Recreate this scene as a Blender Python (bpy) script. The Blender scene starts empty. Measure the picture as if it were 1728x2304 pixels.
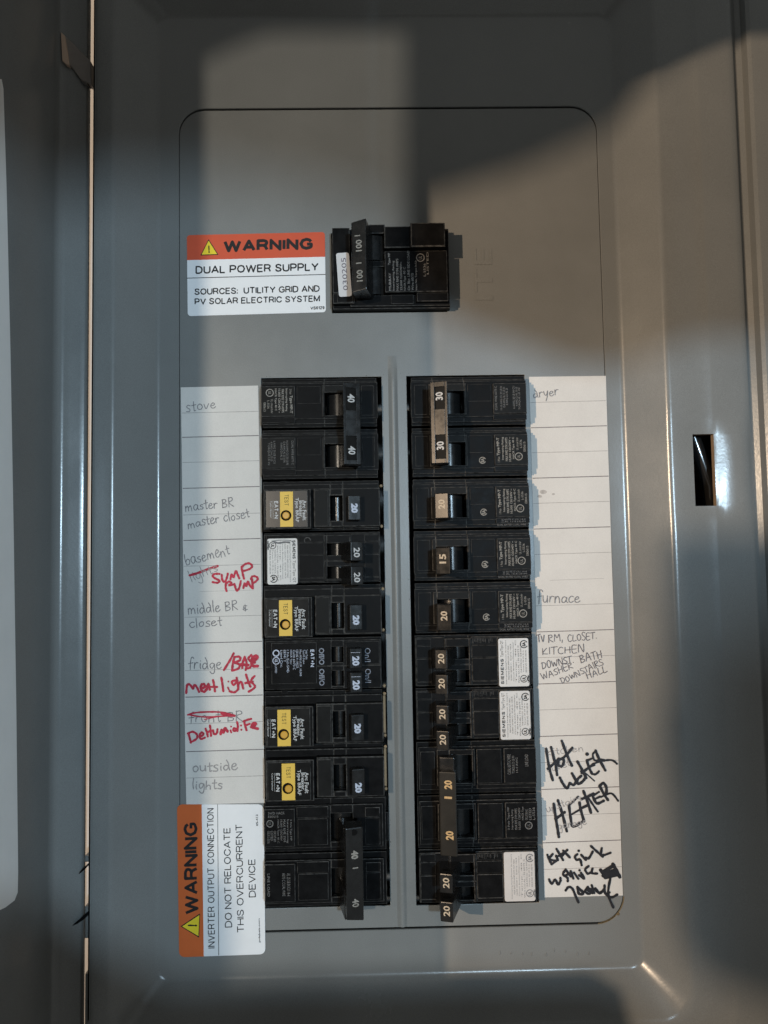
import bpy, bmesh, math, random
from mathutils import Vector, Matrix
random.seed(7)
MM = 0.001
# ---------------------------------------------------------------- camera (calibrated from the one-inch pitch of the breaker poles)
# panel frame: u to the right, v up, w out of the panel towards the viewer, all in millimetres
ROT = Matrix(((0.9997310446529021, 0.01588515384717829, -0.016896752482906677),
              (-0.01689095297356546, 0.9979855888002928, -0.061151126355757354),
              (0.015891320425376863, 0.06142008168493767, 0.9979854906264689)))
CAM = Vector((-13.958, -90.145, 383.487))
FPX = 1740.0
S3 = Matrix(((1, 0, 0), (0, 0, -1), (0, 1, 0)))          # panel frame -> world (panel stands upright)
def W(u, v, w=0.0):
    return Vector((u * MM, -w * MM, v * MM))
def at(x, y, w=0.0):
    """point of the plane at height w that the photo shows at pixel x, y (photo pixels)"""
    d = ROT @ Vector(((x - 864) / FPX, (1152 - y) / FPX, -1.0))
    t = (w - CAM.z) / d.z
    q = CAM + t * d
    return q.x, q.y
scene = bpy.context.scene
cd = bpy.data.cameras.new('camera')
cam = bpy.data.objects.new('camera', cd)
scene.collection.objects.link(cam)
m4 = (S3 @ ROT).to_4x4()
m4.translation = W(*CAM)
cam.matrix_world = m4
cd.sensor_fit = 'HORIZONTAL'; cd.sensor_width = 36.0; cd.lens = 36.0 * FPX / 1728.0
cd.clip_start = 0.01; cd.clip_end = 50
scene.camera = cam
# ---------------------------------------------------------------- dim room
wd = bpy.data.worlds.new('World'); scene.world = wd; wd.use_nodes = True
bg = wd.node_tree.nodes['Background']
bg.inputs[0].default_value = (1.0, 1.02, 0.98, 1); bg.inputs[1].default_value = 0.19
scene.view_settings.view_transform = 'Standard'
scene.view_settings.look = 'None'
scene.view_settings.exposure = 0.0
scene.view_settings.gamma = 1.0
# lamps of the room (all behind the photographer)
LN = Vector((-455, 20, 1200))     # neutral bulb to the left
LP = Vector((-662, 60, 1000))     # warm bulb further to the left
LC = Vector((205, 0, 1100))       # cool, larger lamp to the right
def lamp(name, pos, col, power, rad):
    l = bpy.data.lights.new(name, 'POINT'); l.color = col; l.energy = power; l.shadow_soft_size = rad * MM
    o = bpy.data.objects.new(name, l); scene.collection.objects.link(o); o.location = W(*pos)
    return o
lamp('ceiling_bulb', LN, (1.0, 0.88, 0.72), 24, 13)
lamp('warm_bulb', LP, (1.0, 0.745, 0.51), 41, 5)
lamp('hallway_bulb', Vector((-700, -60, 300)), (1.0, 0.95, 0.90), 3.6, 12)     # lights the wall behind the open door
lamp('cool_lamp', LC, (0.60, 0.82, 1.0), 25.5, 22)

# ---------------------------------------------------------------- materials
def newmat(name):
    m = bpy.data.materials.new(name); m.use_nodes = True
    nt = m.node_tree
    return m, nt, nt.nodes['Principled BSDF']
def surf(name, col, rough=0.5, spec=0.5, var=0.1, vscale=60.0, bump=0.0, bscale=900.0, metal=0.0, col2=None, rvar=0.0, grain=0.0):
    """plain painted / moulded surface: colour varies by noise, fine relief by bump"""
    m, nt, b = newmat(name)
    N = nt.nodes; L = nt.links
    tc = N.new('ShaderNodeTexCoord')
    n1 = N.new('ShaderNodeTexNoise'); n1.inputs['Scale'].default_value = vscale; n1.inputs['Detail'].default_value = 6; n1.inputs['Roughness'].default_value = 0.65
    L.new(tc.outputs['Object'], n1.inputs['Vector'])
    cr = N.new('ShaderNodeValToRGB')
    c2 = col2 or tuple(c * (1 - var) for c in col)
    c1 = tuple(min(1, c * (1 + var)) for c in col)
    cr.color_ramp.elements[0].position = 0.3; cr.color_ramp.elements[0].color = (*c2, 1)
    cr.color_ramp.elements[1].position = 0.7; cr.color_ramp.elements[1].color = (*c1, 1)
    L.new(n1.outputs['Fac'], cr.inputs['Fac'])
    if grain:
        n3 = N.new('ShaderNodeTexNoise'); n3.inputs['Scale'].default_value = 2600; n3.inputs['Detail'].default_value = 2
        L.new(tc.outputs['Object'], n3.inputs['Vector'])
        mr3 = N.new('ShaderNodeMapRange'); mr3.inputs['From Min'].default_value = 0.25; mr3.inputs['From Max'].default_value = 0.75
        mr3.inputs['To Min'].default_value = 1 - grain; mr3.inputs['To Max'].default_value = 1 + grain
        L.new(n3.outputs['Fac'], mr3.inputs['Value'])
        mx = N.new('ShaderNodeVectorMath'); mx.operation = 'SCALE'
        L.new(cr.outputs['Color'], mx.inputs[0]); L.new(mr3.outputs['Result'], mx.inputs['Scale']); L.new(mx.outputs['Vector'], b.inputs['Base Color'])
    else:
        L.new(cr.outputs['Color'], b.inputs['Base Color'])
    b.inputs['Roughness'].default_value = rough
    b.inputs['Specular IOR Level'].default_value = spec
    b.inputs['Metallic'].default_value = metal
    if rvar:
        mr = N.new('ShaderNodeMapRange'); mr.inputs['From Min'].default_value = 0.3; mr.inputs['From Max'].default_value = 0.7
        mr.inputs['To Min'].default_value = rough - rvar; mr.inputs['To Max'].default_value = rough + rvar
        L.new(n1.outputs['Fac'], mr.inputs['Value']); L.new(mr.outputs['Result'], b.inputs['Roughness'])
    if bump:
        n2 = N.new('ShaderNodeTexNoise'); n2.inputs['Scale'].default_value = bscale; n2.inputs['Detail'].default_value = 3
        L.new(tc.outputs['Object'], n2.inputs['Vector'])
        bp = N.new('ShaderNodeBump'); bp.inputs['Strength'].default_value = bump; bp.inputs['Distance'].default_value = 0.0002
        L.new(n2.outputs['Fac'], bp.inputs['Height']); L.new(bp.outputs['Normal'], b.inputs['Normal'])
    return m
PAINT = surf('grey_enamel', (0.192, 0.197, 0.193), 0.23, 0.5, 0.07, 14, 0.12, 700, rvar=0.05, grain=0.13)
PLATEM = surf('grey_enamel_flat', (0.195, 0.199, 0.194), 0.36, 0.42, 0.08, 15, 0.20, 1100, rvar=0.07, grain=0.14)
BLK = surf('black_moulding', (0.0075, 0.0075, 0.0078), 0.42, 0.045, 0.35, 160, 0.35, 2500, col2=(0.0045, 0.0045, 0.0048), rvar=0.08)
BLKE = surf('rubbed_edge', (0.075, 0.073, 0.070), 0.5, 0.2, 0.6, 420, 0.2, 2500, col2=(0.007, 0.007, 0.007))
BLKG = surf('black_handle', (0.0105, 0.010, 0.0098), 0.27, 0.42, 0.3, 260, 0.03, 900, col2=(0.010, 0.010, 0.010), rvar=0.07)
PAD = surf('dark_grey_moulding', (0.012, 0.012, 0.0118), 0.46, 0.06, 0.25, 200, 0.3, 2500, rvar=0.06)
PADG = surf('gloss_plate', (0.010, 0.0098, 0.0095), 0.32, 0.12, 0.25, 120, 0.08, 1500, rvar=0.06)
HOLE = surf('unlit_hole', (0.004, 0.004, 0.004), 0.8, 0.1)  # near-black colour stands in for the shade inside holes and notches
PRT = surf('pale_print', (0.26, 0.245, 0.22), 0.6, 0.3, 0.35, 1500)
PRTD = surf('worn_print', (0.16, 0.155, 0.15), 0.6, 0.3, 0.5, 1500)
WPRT = surf('white_print', (0.50, 0.50, 0.50), 0.5, 0.3, 0.15, 900)
BPRT = surf('bluish_print', (0.46, 0.50, 0.60), 0.5, 0.3, 0.15, 900)
GOLD = surf('tan_print', (0.50, 0.33, 0.16), 0.5, 0.3, 0.25, 1200)
CREAM = surf('cream_print', (0.48, 0.40, 0.30), 0.5, 0.3, 0.2, 1200)
YEL = surf('yellow_label', (0.72, 0.47, 0.075), 0.5, 0.35, 0.04, 120)
OCH = surf('ochre_button', (0.62, 0.33, 0.035), 0.42, 0.5, 0.08, 300)
WLAB = surf('white_vinyl', (0.82, 0.82, 0.83), 0.45, 0.4, 0.03, 90, 0.1, 900)
SLAB = surf('silver_white_label', (0.60, 0.585, 0.57), 0.40, 0.45, 0.06, 200)
ORG = surf('orange_vinyl', (0.62, 0.088, 0.035), 0.48, 0.4, 0.04, 90)
ORG2 = surf('burnt_orange_vinyl', (0.60, 0.125, 0.028), 0.48, 0.4, 0.05, 60)
INK = surf('black_ink', (0.013, 0.013, 0.014), 0.55, 0.3, 0.2, 400)
INKG = surf('grey_ink', (0.16, 0.16, 0.165), 0.6, 0.2, 0.2, 900)
TRY = surf('triangle_yellow', (0.80, 0.62, 0.03), 0.5, 0.35, 0.05, 200)
PAPER = surf('index_card', (0.66, 0.63, 0.595), 0.75, 0.2, 0.05, 40, 0.25, 1400, grain=0.05)
RULE = surf('ruled_line', (0.20, 0.18, 0.18), 0.8, 0.1, 0.3, 500)
RULE2 = surf('faint_ruled_line', (0.36, 0.335, 0.32), 0.8, 0.1, 0.25, 500)
PENC = surf('pencil_graphite', (0.20, 0.19, 0.195), 0.55, 0.3, 0.45, 1400)
PENC2 = surf('faint_pencil', (0.31, 0.29, 0.285), 0.6, 0.3, 0.25, 1400)
BALL = surf('dark_pencil', (0.13, 0.12, 0.135), 0.6, 0.3, 0.4, 1400)
RED = surf('red_marker', (0.46, 0.028, 0.055), 0.6, 0.3, 0.28, 500)
MARK = surf('black_marker', (0.016, 0.015, 0.018), 0.5, 0.35, 0.5, 700)
WALLM = surf('beige_wall', (0.46, 0.445, 0.43), 0.85, 0.1, 0.05, 30, 0.3, 300)
TAN = surf('tan_nub', (0.42, 0.28, 0.16), 0.6, 0.3, 0.15, 400)
STEEL = surf('inner_steel', (0.16, 0.15, 0.14), 0.5, 0.3, 0.2, 60)
BLOCKM = surf('blocker_dark', (0.05, 0.035, 0.025), 0.8, 0.1, 0.3, 12)  # dark surface of the added, unseen light blockers
CABLE = surf('black_cable', (0.012, 0.012, 0.012), 0.18, 0.9, 0.2, 60)
RUST = surf('dried_primer', (0.17, 0.125, 0.07), 0.8, 0.1, 0.3, 400)

# ---------------------------------------------------------------- mesh helpers
class MB:
    def __init__(s):
        s.v = []; s.f = []; s.m = []
    def add(s, vs, fs, mi=0):
        o = len(s.v); s.v += vs; s.f += [tuple(i + o for i in f) for f in fs]
        s.m += (mi if isinstance(mi, list) else [mi] * len(fs))
    def box(s, u0, u1, v0, v1, w0, w1, c=0.25, mi=0, me=1):
        """block with a chamfered front rim (rim = material slot me)"""
        if u0 > u1: u0, u1 = u1, u0
        if v0 > v1: v0, v1 = v1, v0
        c = min(c, (u1 - u0) * 0.3, (v1 - v0) * 0.3, (w1 - w0) * 0.6)
        r = lambda a, w: [(u0 + a, v0 + a, w), (u1 - a, v0 + a, w), (u1 - a, v1 - a, w), (u0 + a, v1 - a, w)]
        vs = r(0, w0) + r(0, w1 - c) + r(c, w1)
        fs = [(3, 2, 1, 0), (8, 9, 10, 11)]; ms = [mi, mi]
        for i in range(4):
            j = (i + 1) % 4
            fs.append((i, j, 4 + j, 4 + i)); ms.append(mi)
            fs.append((4 + i, 4 + j, 8 + j, 8 + i)); ms.append(me)
        s.add(vs, fs, ms)
    def prism(s, pts, w0, w1, c=0.0, mi=0, me=0):
        n = len(pts)
        a = sum(pts[i][0] * pts[(i + 1) % n][1] - pts[(i + 1) % n][0] * pts[i][1] for i in range(n))
        if a < 0: pts = pts[::-1]
        vs = [(p[0], p[1], w0) for p in pts] + [(p[0], p[1], w1 - c) for p in pts]
        fs = [tuple(range(n))[::-1]]; ms = [mi]
        for i in range(n):
            j = (i + 1) % n; fs.append((i, j, n + j, n + i)); ms.append(mi)
        if c > 0:
            cx = sum(p[0] for p in pts) / n; cy = sum(p[1] for p in pts) / n
            ins = []
            for p in pts:
                d = math.hypot(p[0] - cx, p[1] - cy); k = (d - c) / d if d > c else .5
                ins.append((cx + (p[0] - cx) * k, cy + (p[1] - cy) * k, w1))
            vs += ins
            for i in range(n):
                j = (i + 1) % n; fs.append((n + i, n + j, 2 * n + j, 2 * n + i)); ms.append(me)
            fs.append(tuple(range(2 * n, 3 * n))); ms.append(mi)
        else:
            fs.append(tuple(range(n, 2 * n))); ms.append(mi)
        s.add(vs, fs, ms)
    def disc(s, cu, cv, r, w0, w1, n=24, c=0.0, mi=0, me=0, ru=None):
        ru = ru or r
        s.prism([(cu + ru * math.cos(2 * math.pi * i / n), cv + r * math.sin(2 * math.pi * i / n)) for i in range(n)], w0, w1, c, mi, me)
    def ring(s, cu, cv, r0, r1, w, n=24, a0=0.0, a1=2 * math.pi, ru=1.0):
        vs = []; k = n + 1
        for i in range(k):
            a = a0 + (a1 - a0) * i / n
            vs.append((cu + r0 * ru * math.cos(a), cv + r0 * math.sin(a), w)); vs.append((cu + r1 * ru * math.cos(a), cv + r1 * math.sin(a), w))
        s.add(vs, [(2 * i, 2 * i + 1, 2 * i + 3, 2 * i + 2) for i in range(n)])
    def tube(s, pts, r, n=10):
        P = [Vector(p) for p in pts]; vs = []; fs = []
        for i, p in enumerate(P):
            d = (P[min(i + 1, len(P) - 1)] - P[max(i - 1, 0)]).normalized()
            a = d.orthogonal().normalized(); b = d.cross(a)
            for k in range(n):
                t = 2 * math.pi * k / n; q = p + r * (a * math.cos(t) + b * math.sin(t)); vs.append(tuple(q))
        for i in range(len(P) - 1):
            for k in range(n):
                j = (k + 1) % n; fs.append((i * n + k, i * n + j, (i + 1) * n + j, (i + 1) * n + k))
        s.add(vs, fs)
    def obj(s, name, mats, parent=None, smooth=False, bevel=0.0, origin=None):
        me = bpy.data.meshes.new(name)
        me.from_pydata([W(*p) for p in s.v], [], s.f)
        if not isinstance(mats, (list, tuple)): mats = [mats]
        for m in mats: me.materials.append(m)
        for p, mi in zip(me.polygons, s.m): p.material_index = min(mi, len(mats) - 1)
        me.update()
        if bevel or True:
            bm = bmesh.new(); bm.from_mesh(me)
            if bevel:
                bmesh.ops.remove_doubles(bm, verts=bm.verts, dist=1e-6)
                bmesh.ops.bevel(bm, geom=bm.edges[:], offset=bevel * MM, segments=2, affect='EDGES', profile=0.6)
                bmesh.ops.recalc_face_normals(bm, faces=bm.faces)
            bm.to_mesh(me); bm.free()
        if smooth:
            for p in me.polygons: p.use_smooth = True
        o = bpy.data.objects.new(name, me); scene.collection.objects.link(o)
        if parent is not None:
            o.parent = parent
            o.matrix_parent_inverse = Matrix.Translation(-Vector(parent.get('base', (0, 0, 0))))
        return o
def thing(name, label, cat, base=(0, 0, 0), group=None):
    o = bpy.data.objects.new(name, None); scene.collection.objects.link(o)
    o.empty_display_size = 0.01
    o.location = W(*base); o['base'] = tuple(W(*base))
    o['label'] = label; o['category'] = cat
    if group: o['group'] = group
    return o
def tag(o, label=None, cat=None, group=None, kind=None):
    for k, x in (('label', label), ('category', cat), ('group', group), ('kind', kind)):
        if x: o[k] = x
    return o
def rrect(u0, u1, v0, v1, r, n=5):
    pts = []
    for cx, cy, a in ((u1 - r, v1 - r, 0), (u0 + r, v1 - r, 90), (u0 + r, v0 + r, 180), (u1 - r, v0 + r, 270)):
        for i in range(n + 1):
            t = math.radians(a + 90 * i / n); pts.append((cx + r * math.cos(t), cy + r * math.sin(t)))
    return pts
_tc = {}
def glyphs(s, bold=0.0, sp=1.0):
    k = (s, bold, sp)
    if k not in _tc:
        cu = bpy.data.curves.new('t', 'FONT'); cu.body = s; cu.offset = bold; cu.space_character = sp; cu.resolution_u = 2
        cu.size = 1.0
        o = bpy.data.objects.new('t', cu); scene.collection.objects.link(o)
        dg = bpy.context.evaluated_depsgraph_get(); dg.update()
        me = bpy.data.meshes.new_from_object(o.evaluated_get(dg))
        vs = [(p.co.x, p.co.y) for p in me.vertices]; fs = [tuple(p.vertices) for p in me.polygons]
        bpy.data.objects.remove(o); bpy.data.curves.remove(cu); bpy.data.meshes.remove(me)
        _tc[k] = (vs, fs)
    return _tc[k]
def text(mb, s, u0, u1, v0, v1, w, rot=0, bold=0.0, sp=1.0, fit=None, tilt=0.0, quad=None, mi=0):
    """flat lettering that fills the box u0..u1, v0..v1; rot 90 reads upwards, -90 reads downwards; w number or function"""
    vs, fs = glyphs(s, bold, sp)
    if not vs: return
    x0 = min(p[0] for p in vs); x1 = max(p[0] for p in vs); y0 = min(p[1] for p in vs); y1 = max(p[1] for p in vs)
    wf = w if callable(w) else (lambda a, b: w)
    out = []; cu = (u0 + u1) / 2; cv = (v0 + v1) / 2; ct = math.cos(tilt); st = math.sin(tilt)
    for x, y in vs:
        a = (x - x0) / (x1 - x0); b = (y - y0) / (y1 - y0)
        if rot == 0: u, v = u0 + a * (u1 - u0), v0 + b * (v1 - v0)
        elif rot == 90: u, v = u1 + b * (u0 - u1), v0 + a * (v1 - v0)
        else: u, v = u0 + b * (u1 - u0), v1 + a * (v0 - v1)
        if quad:                                    # quad = corner points BL, BR, TR, TL
            q = quad; p = [(1 - a) * (1 - b), a * (1 - b), a * b, (1 - a) * b]
            u = sum(k * c[0] for k, c in zip(p, q)); v = sum(k * c[1] for k, c in zip(p, q))
        if tilt: du, dv = u - cu, v - cv; u, v = cu + du * ct - dv * st, cv + du * st + dv * ct
        out.append((u, v, wf(u, v)))
    mb.add(out, fs, mi)
SG = {  # plain sans capitals as strokes: (width, strokes) on a unit cap height
 'A': (.78, [[(0, 0), (.39, 1), (.78, 0)], [(.14, .33), (.64, .33)]]), 'C': (.78, [[(.76, .7), (.66, .9), (.42, 1), (.14, .88), (.0, .5), (.14, .12), (.42, 0), (.66, .1), (.76, .32)]]),
 'D': (.72, [[(0, 0), (0, 1), (.36, 1), (.62, .86), (.72, .5), (.62, .14), (.36, 0), (0, 0)]]), 'E': (.6, [[(.6, 1), (0, 1), (0, 0), (.6, 0)], [(0, .52), (.54, .52)]]),
 'G': (.8, [[(.76, .72), (.66, .9), (.42, 1), (.14, .88), (.0, .5), (.14, .12), (.42, 0), (.7, .1), (.78, .2), (.78, .46), (.46, .46)]]), 'I': (.0, [[(0, 0), (0, 1)]]), 'H': (.68, [[(0, 0), (0, 1)], [(.68, 0), (.68, 1)], [(0, .52), (.68, .52)]]), 'K': (.68, [[(0, 0), (0, 1)], [(.66, 1), (0, .36)], [(.24, .58), (.68, 0)]]), 'B': (.66, [[(0, 0), (0, 1), (.42, 1), (.6, .9), (.6, .62), (.42, .53), (0, .53)], [(.42, .53), (.62, .42), (.66, .24), (.58, .05), (.42, 0), (0, 0)]]),
 'L': (.54, [[(0, 1), (0, 0), (.54, 0)]]), 'M': (.82, [[(0, 0), (0, 1), (.41, .08), (.82, 1), (.82, 0)]]), 'N': (.68, [[(0, 0), (0, 1), (.68, 0), (.68, 1)]]),
 'O': (.82, [[(.41, 1), (.13, .88), (0, .5), (.13, .12), (.41, 0), (.69, .12), (.82, .5), (.69, .88), (.41, 1)]]), 'P': (.64, [[(0, 0), (0, 1), (.42, 1), (.6, .9), (.64, .72), (.58, .52), (.42, .44), (0, .44)]]),
 'R': (.68, [[(0, 0), (0, 1), (.44, 1), (.62, .9), (.66, .74), (.58, .54), (.42, .48), (0, .48)], [(.4, .48), (.54, .38), (.68, 0)]]),
 'S': (.66, [[(.62, .74), (.54, .93), (.33, 1), (.1, .93), (.04, .74), (.12, .58), (.5, .45), (.64, .28), (.56, .08), (.33, 0), (.08, .08), (0, .3)]]),
 'T': (.7, [[(0, 1), (.7, 1)], [(.35, 1), (.35, 0)]]), 'U': (.68, [[(0, 1), (0, .3), (.1, .07), (.34, 0), (.58, .07), (.68, .3), (.68, 1)]]), 'V': (.76, [[(0, 1), (.38, 0), (.76, 1)]]),
 'W': (1.12, [[(0, 1), (.28, 0), (.56, .96), (.84, 0), (1.12, 1)]]), 'Y': (.74, [[(0, 1), (.37, .46), (.74, 1)], [(.37, .46), (.37, 0)]]), ':': (.0, [[(0, .06)], [(0, .62)]]), ' ': (.18, []), '-': (.3, [[(0, .4), (.3, .4)]]),
 '0': (.56, [[(.28, 1), (.07, .84), (0, .5), (.07, .16), (.28, 0), (.49, .16), (.56, .5), (.49, .84), (.28, 1)]]), '1': (.3, [[(0, .76), (.18, .84), (.28, 1), (.28, 0)]]),
 '2': (.56, [[(.02, .72), (.1, .93), (.3, 1), (.5, .9), (.54, .7), (.42, .46), (.0, 0), (.56, 0)]]), '3': (.56, [[(.02, .76), (.1, .94), (.3, 1), (.5, .9), (.5, .64), (.24, .54), (.5, .44), (.55, .22), (.46, .05), (.28, 0), (.08, .06), (0, .25)]]),
 '4': (.58, [[(.44, 0), (.44, 1), (0, .28), (.58, .28)]]), '5': (.56, [[(.52, 1), (.1, 1), (.04, .52), (.28, .62), (.48, .52), (.55, .3), (.46, .06), (.26, 0), (.06, .07), (0, .24)]]),
 '9': (.56, [[(.04, .1), (.2, 0), (.42, .08), (.54, .4), (.54, .7), (.44, .93), (.27, 1), (.08, .9), (.02, .7), (.08, .46), (.28, .38), (.52, .6)]]),
 '6': (.56, [[(.52, .88), (.36, 1), (.14, .92), (.02, .6), (.02, .3), (.12, .07), (.29, 0), (.48, .1), (.54, .3), (.48, .54), (.28, .62), (.04, .4)]]),
}
def sans(mb, Zf, s_, BL_, BR_, TR_, TL_, w, weight=.20, gap=.10, aspect=1.0):
    """sans-serif capitals built from even strokes, stretched into a quadrilateral; weight = stroke / cap height"""
    q = [Zf(*p, w) for p in (BL_, BR_, TR_, TL_)]
    adv = sum(SG[c][0] + gap + weight * .8 for c in s_) - gap - weight * .8
    Hh = (math.dist(q[0], q[3]) + math.dist(q[1], q[2])) / 2; Wd = math.dist(q[0], q[1]); hs = weight * Hh / 2
    mrg = hs / Wd; mv = hs / Hh
    def P(x, y):
        a = mrg + (x / adv) * (1 - 2 * mrg); b = mv + y * (1 - 2 * mv)
        return tuple((q[0][k] * (1 - a) + q[1][k] * a) * (1 - b) + (q[3][k] * (1 - a) + q[2][k] * a) * b for k in (0, 1))
    x0 = 0.0; lift = 0
    for c in s_:
        for st in SG[c][1]:
            R = [P(x0 + a, b) for a, b in st]
            if len(R) == 1: mb.disc(R[0][0], R[0][1], hs * 1.1, w - .03, w + .001 * (lift % 9), 8); lift += 1; continue
            for i in range(len(R) - 1):
                a, b = R[i], R[i + 1]; d = math.dist(a, b) or 1; nx, ny = -(b[1] - a[1]) / d * hs, (b[0] - a[0]) / d * hs
                ww_ = w + .0012 * (lift % 25); lift += 1
                ex, ey = 0, 0
                mb.add([(a[0] + nx, a[1] + ny, ww_), (a[0] - nx, a[1] - ny, ww_), (b[0] - nx, b[1] - ny, ww_), (b[0] + nx, b[1] + ny, ww_)], [(0, 1, 2, 3)])
                if i < len(R) - 2: mb.add([(b[0] + hs * math.cos(t * math.pi / 4), b[1] + hs * math.sin(t * math.pi / 4), ww_ + .0006) for t in range(8)], [tuple(range(8))])
        x0 += SG[c][0] + gap + weight * .8
def catmull(P, k=5):
    if len(P) < 3: return P
    Q = [P[0]] + list(P) + [P[-1]]; R = []
    for i in range(1, len(Q) - 2):
        a, b, c, d = Q[i - 1], Q[i], Q[i + 1], Q[i + 2]
        for j in range(k):
            t = j / k
            R.append(tuple(0.5 * (2 * b[n] + (c[n] - a[n]) * t + (2 * a[n] - 5 * b[n] + 4 * c[n] - d[n]) * t * t + (3 * b[n] - a[n] - 3 * c[n] + d[n]) * t ** 3) for n in (0, 1)))
    R.append(P[-1]); return R
_lift = 0
def stroke(mb, P, width, w, smooth=True, jit=0.12):
    """pen stroke as a narrow raised film with round ends; points in millimetres"""
    global _lift
    _lift = (_lift + 1) % 40; w = w + _lift * .004
    if len(P) == 1: mb.disc(P[0][0], P[0][1], width * .6, w - .02, w, 10); return
    R = catmull(P, 5) if smooth else P
    R = [p for i, p in enumerate(R) if i == 0 or math.hypot(p[0] - R[i - 1][0], p[1] - R[i - 1][1]) > 1e-4]
    L = []; Rr = []
    ph = random.random() * 6
    for i, p in enumerate(R):
        a = R[max(i - 1, 0)]; b = R[min(i + 1, len(R) - 1)]
        dx, dy = b[0] - a[0], b[1] - a[1]; d = math.hypot(dx, dy) or 1
        h = width / 2 * (1 + jit * math.sin(i * 1.7 + ph) + jit * .6 * (random.random() - .5))
        nx, ny = -dy / d * h, dx / d * h
        wi = w + i * .0006; L.append((p[0] + nx, p[1] + ny, wi)); Rr.append((p[0] - nx, p[1] - ny, wi))
    n = len(R); mb.add(L + Rr, [(i, n + i, n + i + 1, i + 1) for i in range(n - 1)])
    for p in (R[0], R[-1]):
        mb.add([(p[0] + width * .5 * math.cos(t * math.pi / 4), p[1] + width * .5 * math.sin(t * math.pi / 4), w - .002) for t in range(8)], [tuple(range(8))])

# ================================================================ the setting: wall behind the panel
wb = MB()
wb.add([(-1500, -1500, -16), (-139, -1500, -16), (-139, 1500, -16), (-1500, 1500, -16)], [(0, 1, 2, 3)])
wb.add([(232, -1500, -16), (1500, -1500, -16), (1500, 1500, -16), (232, 1500, -16)], [(0, 1, 2, 3)])
wb.add([(-139, 262, -16), (232, 262, -16), (232, 1500, -16), (-139, 1500, -16)], [(0, 1, 2, 3)])
wb.add([(-139, -1500, -16), (232, -1500, -16), (232, -372, -16), (-139, -372, -16)], [(0, 1, 2, 3)])
o = wb.obj('wall', WALLM); tag(o, kind='structure')

# enclosure: open black-lined steel box behind the cover
base = (0, -60, -70)
box_t = thing('breaker_box', 'dark steel enclosure behind the cover, seen only through the latch slot', 'enclosure', base)
eb = MB()
B0 = [(-142, -350), (205, -350), (205, 240), (-142, 240)]
vs = [(a, b, -2.2) for a, b in B0] + [(a, b, -75) for a, b in B0]
eb.add(vs, [(0, 1, 5, 4), (1, 2, 6, 5), (2, 3, 7, 6), (3, 0, 4, 7), (4, 5, 6, 7)])
eb.obj('box_body', STEEL, box_t)
cb = thing('power_cable', 'glossy black cable crossing behind the latch slot at the right of the cover', 'cable', (151, -30, -14))
c_ = MB(); c_.tube([(136, 10, -4), (143, -14, 0), (149, -36, 2), (156, -56, 1), (160, -90, -8)], 3.6, 14); c_.obj('cable_sheath', CABLE, cb, smooth=True)
c_ = MB(); c_.tube([(160, 20, -16), (157, -18, -16), (149, -44, -15), (146, -90, -18)], 3.0, 12); c_.obj('cable_sheath', CABLE, cb, smooth=True)

# ================================================================ cover (trim), plate and door
cover = thing('panel_cover', 'grey enamelled electrical panel cover with stepped frame, centre plate and open door', 'panel cover', (0, -60, 0))
FW = 14.0     # the frame stands 14 mm proud of the plate
SL0, SL1 = at(1563, 1055, FW)[0], at(1610, 1055, FW)[0]; SV0, SV1 = at(1590, 1138, FW)[1], at(1590, 976, FW)[1]      # latch slot
def ring_pts(uL, uR, vB, vT, r):
    """same number of points for every ring; the right-hand side carries many stations"""
    P = []
    def arc(cx, cy, a0, n=8):
        for i in range(n + 1):
            t = math.radians(a0 + 90 * i / n); P.append((cx + r * math.cos(t), cy + r * math.sin(t)))
    arc(uL + r, vB + r, 180)
    arc(uR - r, vB + r, 270)
    for v in STN: P.append((uR, v))
    arc(uR - r, vT - r, 0)
    arc(uL + r, vT - r, 90)
    for v in reversed(STN): P.append((uL, v))
    return P
STN = [-250 + 10 * i for i in range(16)] + [-92, -86, -80, -76, -72, -69, -67, SV0, -60, -54, -46.5, -39, -33, SV1, -26, -24, -21, -17, -12, -6, 0] + [10 * i for i in range(1, 13)]
STN = sorted(set(STN))
def dent(u, v, w):
    """the metal round the latch slot is pressed in and a little buckled"""
    du = max(SL0 - u, 0, u - SL1); dv = max(SV0 - v, 0, v - SV1)
    d = math.hypot(du, dv * 1.0)
    k = math.exp(-(d / 4.0) ** 2)
    w -= 0.8 * k
    near = math.exp(-((v - (SV0 + SV1) / 2) / 25.0) ** 4)
    if u > SL1: w += near * max(0, 1 - max(0, u - SL1 - 14) / 3) * (0.125 * min(u - SL1, 16) - 0.2 * math.exp(-((u - SL1 - 3) / 2.5) ** 2) * math.sin((v + 20) * .22))
    elif u < SL0: w -= near * .06 * max(0, min(8, SL0 - u))
    return w
rings = []   # uL uR vB vT r w
BL, BR, BB, BT = -119.4, 113.9, -288.3, 190.2
def fil(d, w, r): rings.append((BL - d, BR + d, BB - d, BT + d, r, w))
rings.append((-108.8, 105.38, -268.0, 141.6, 13.4, -1.3)); rings.append((-108.8, 105.38, -268.0, 141.6, 13.4, -0.25)); rings.append((-109.1, 105.68, -268.3, 141.9, 13.65, 0))
RISE = FW; th = math.atan2(RISE, 17.6)
Rf = 4.8
for i in range(7):
    a = th * i / 6; fil(-Rf * math.tan(th / 2) + Rf * math.sin(a), Rf * (1 - math.cos(a)), 5 + Rf * math.sin(a))
Ro = 5.0
for i in range(7):
    a = th * (1 - i / 6); fil(17.6 + Ro * math.tan(th / 2) - Ro * math.sin(a), RISE - Ro * (1 - math.cos(a)), 13)
def man(uL, uR, w): rings.append((uL, uR, -326, 226, 28, w - 8 + FW if w > 3 else w))
EL = at(208, 1150, FW)[0]
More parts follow.
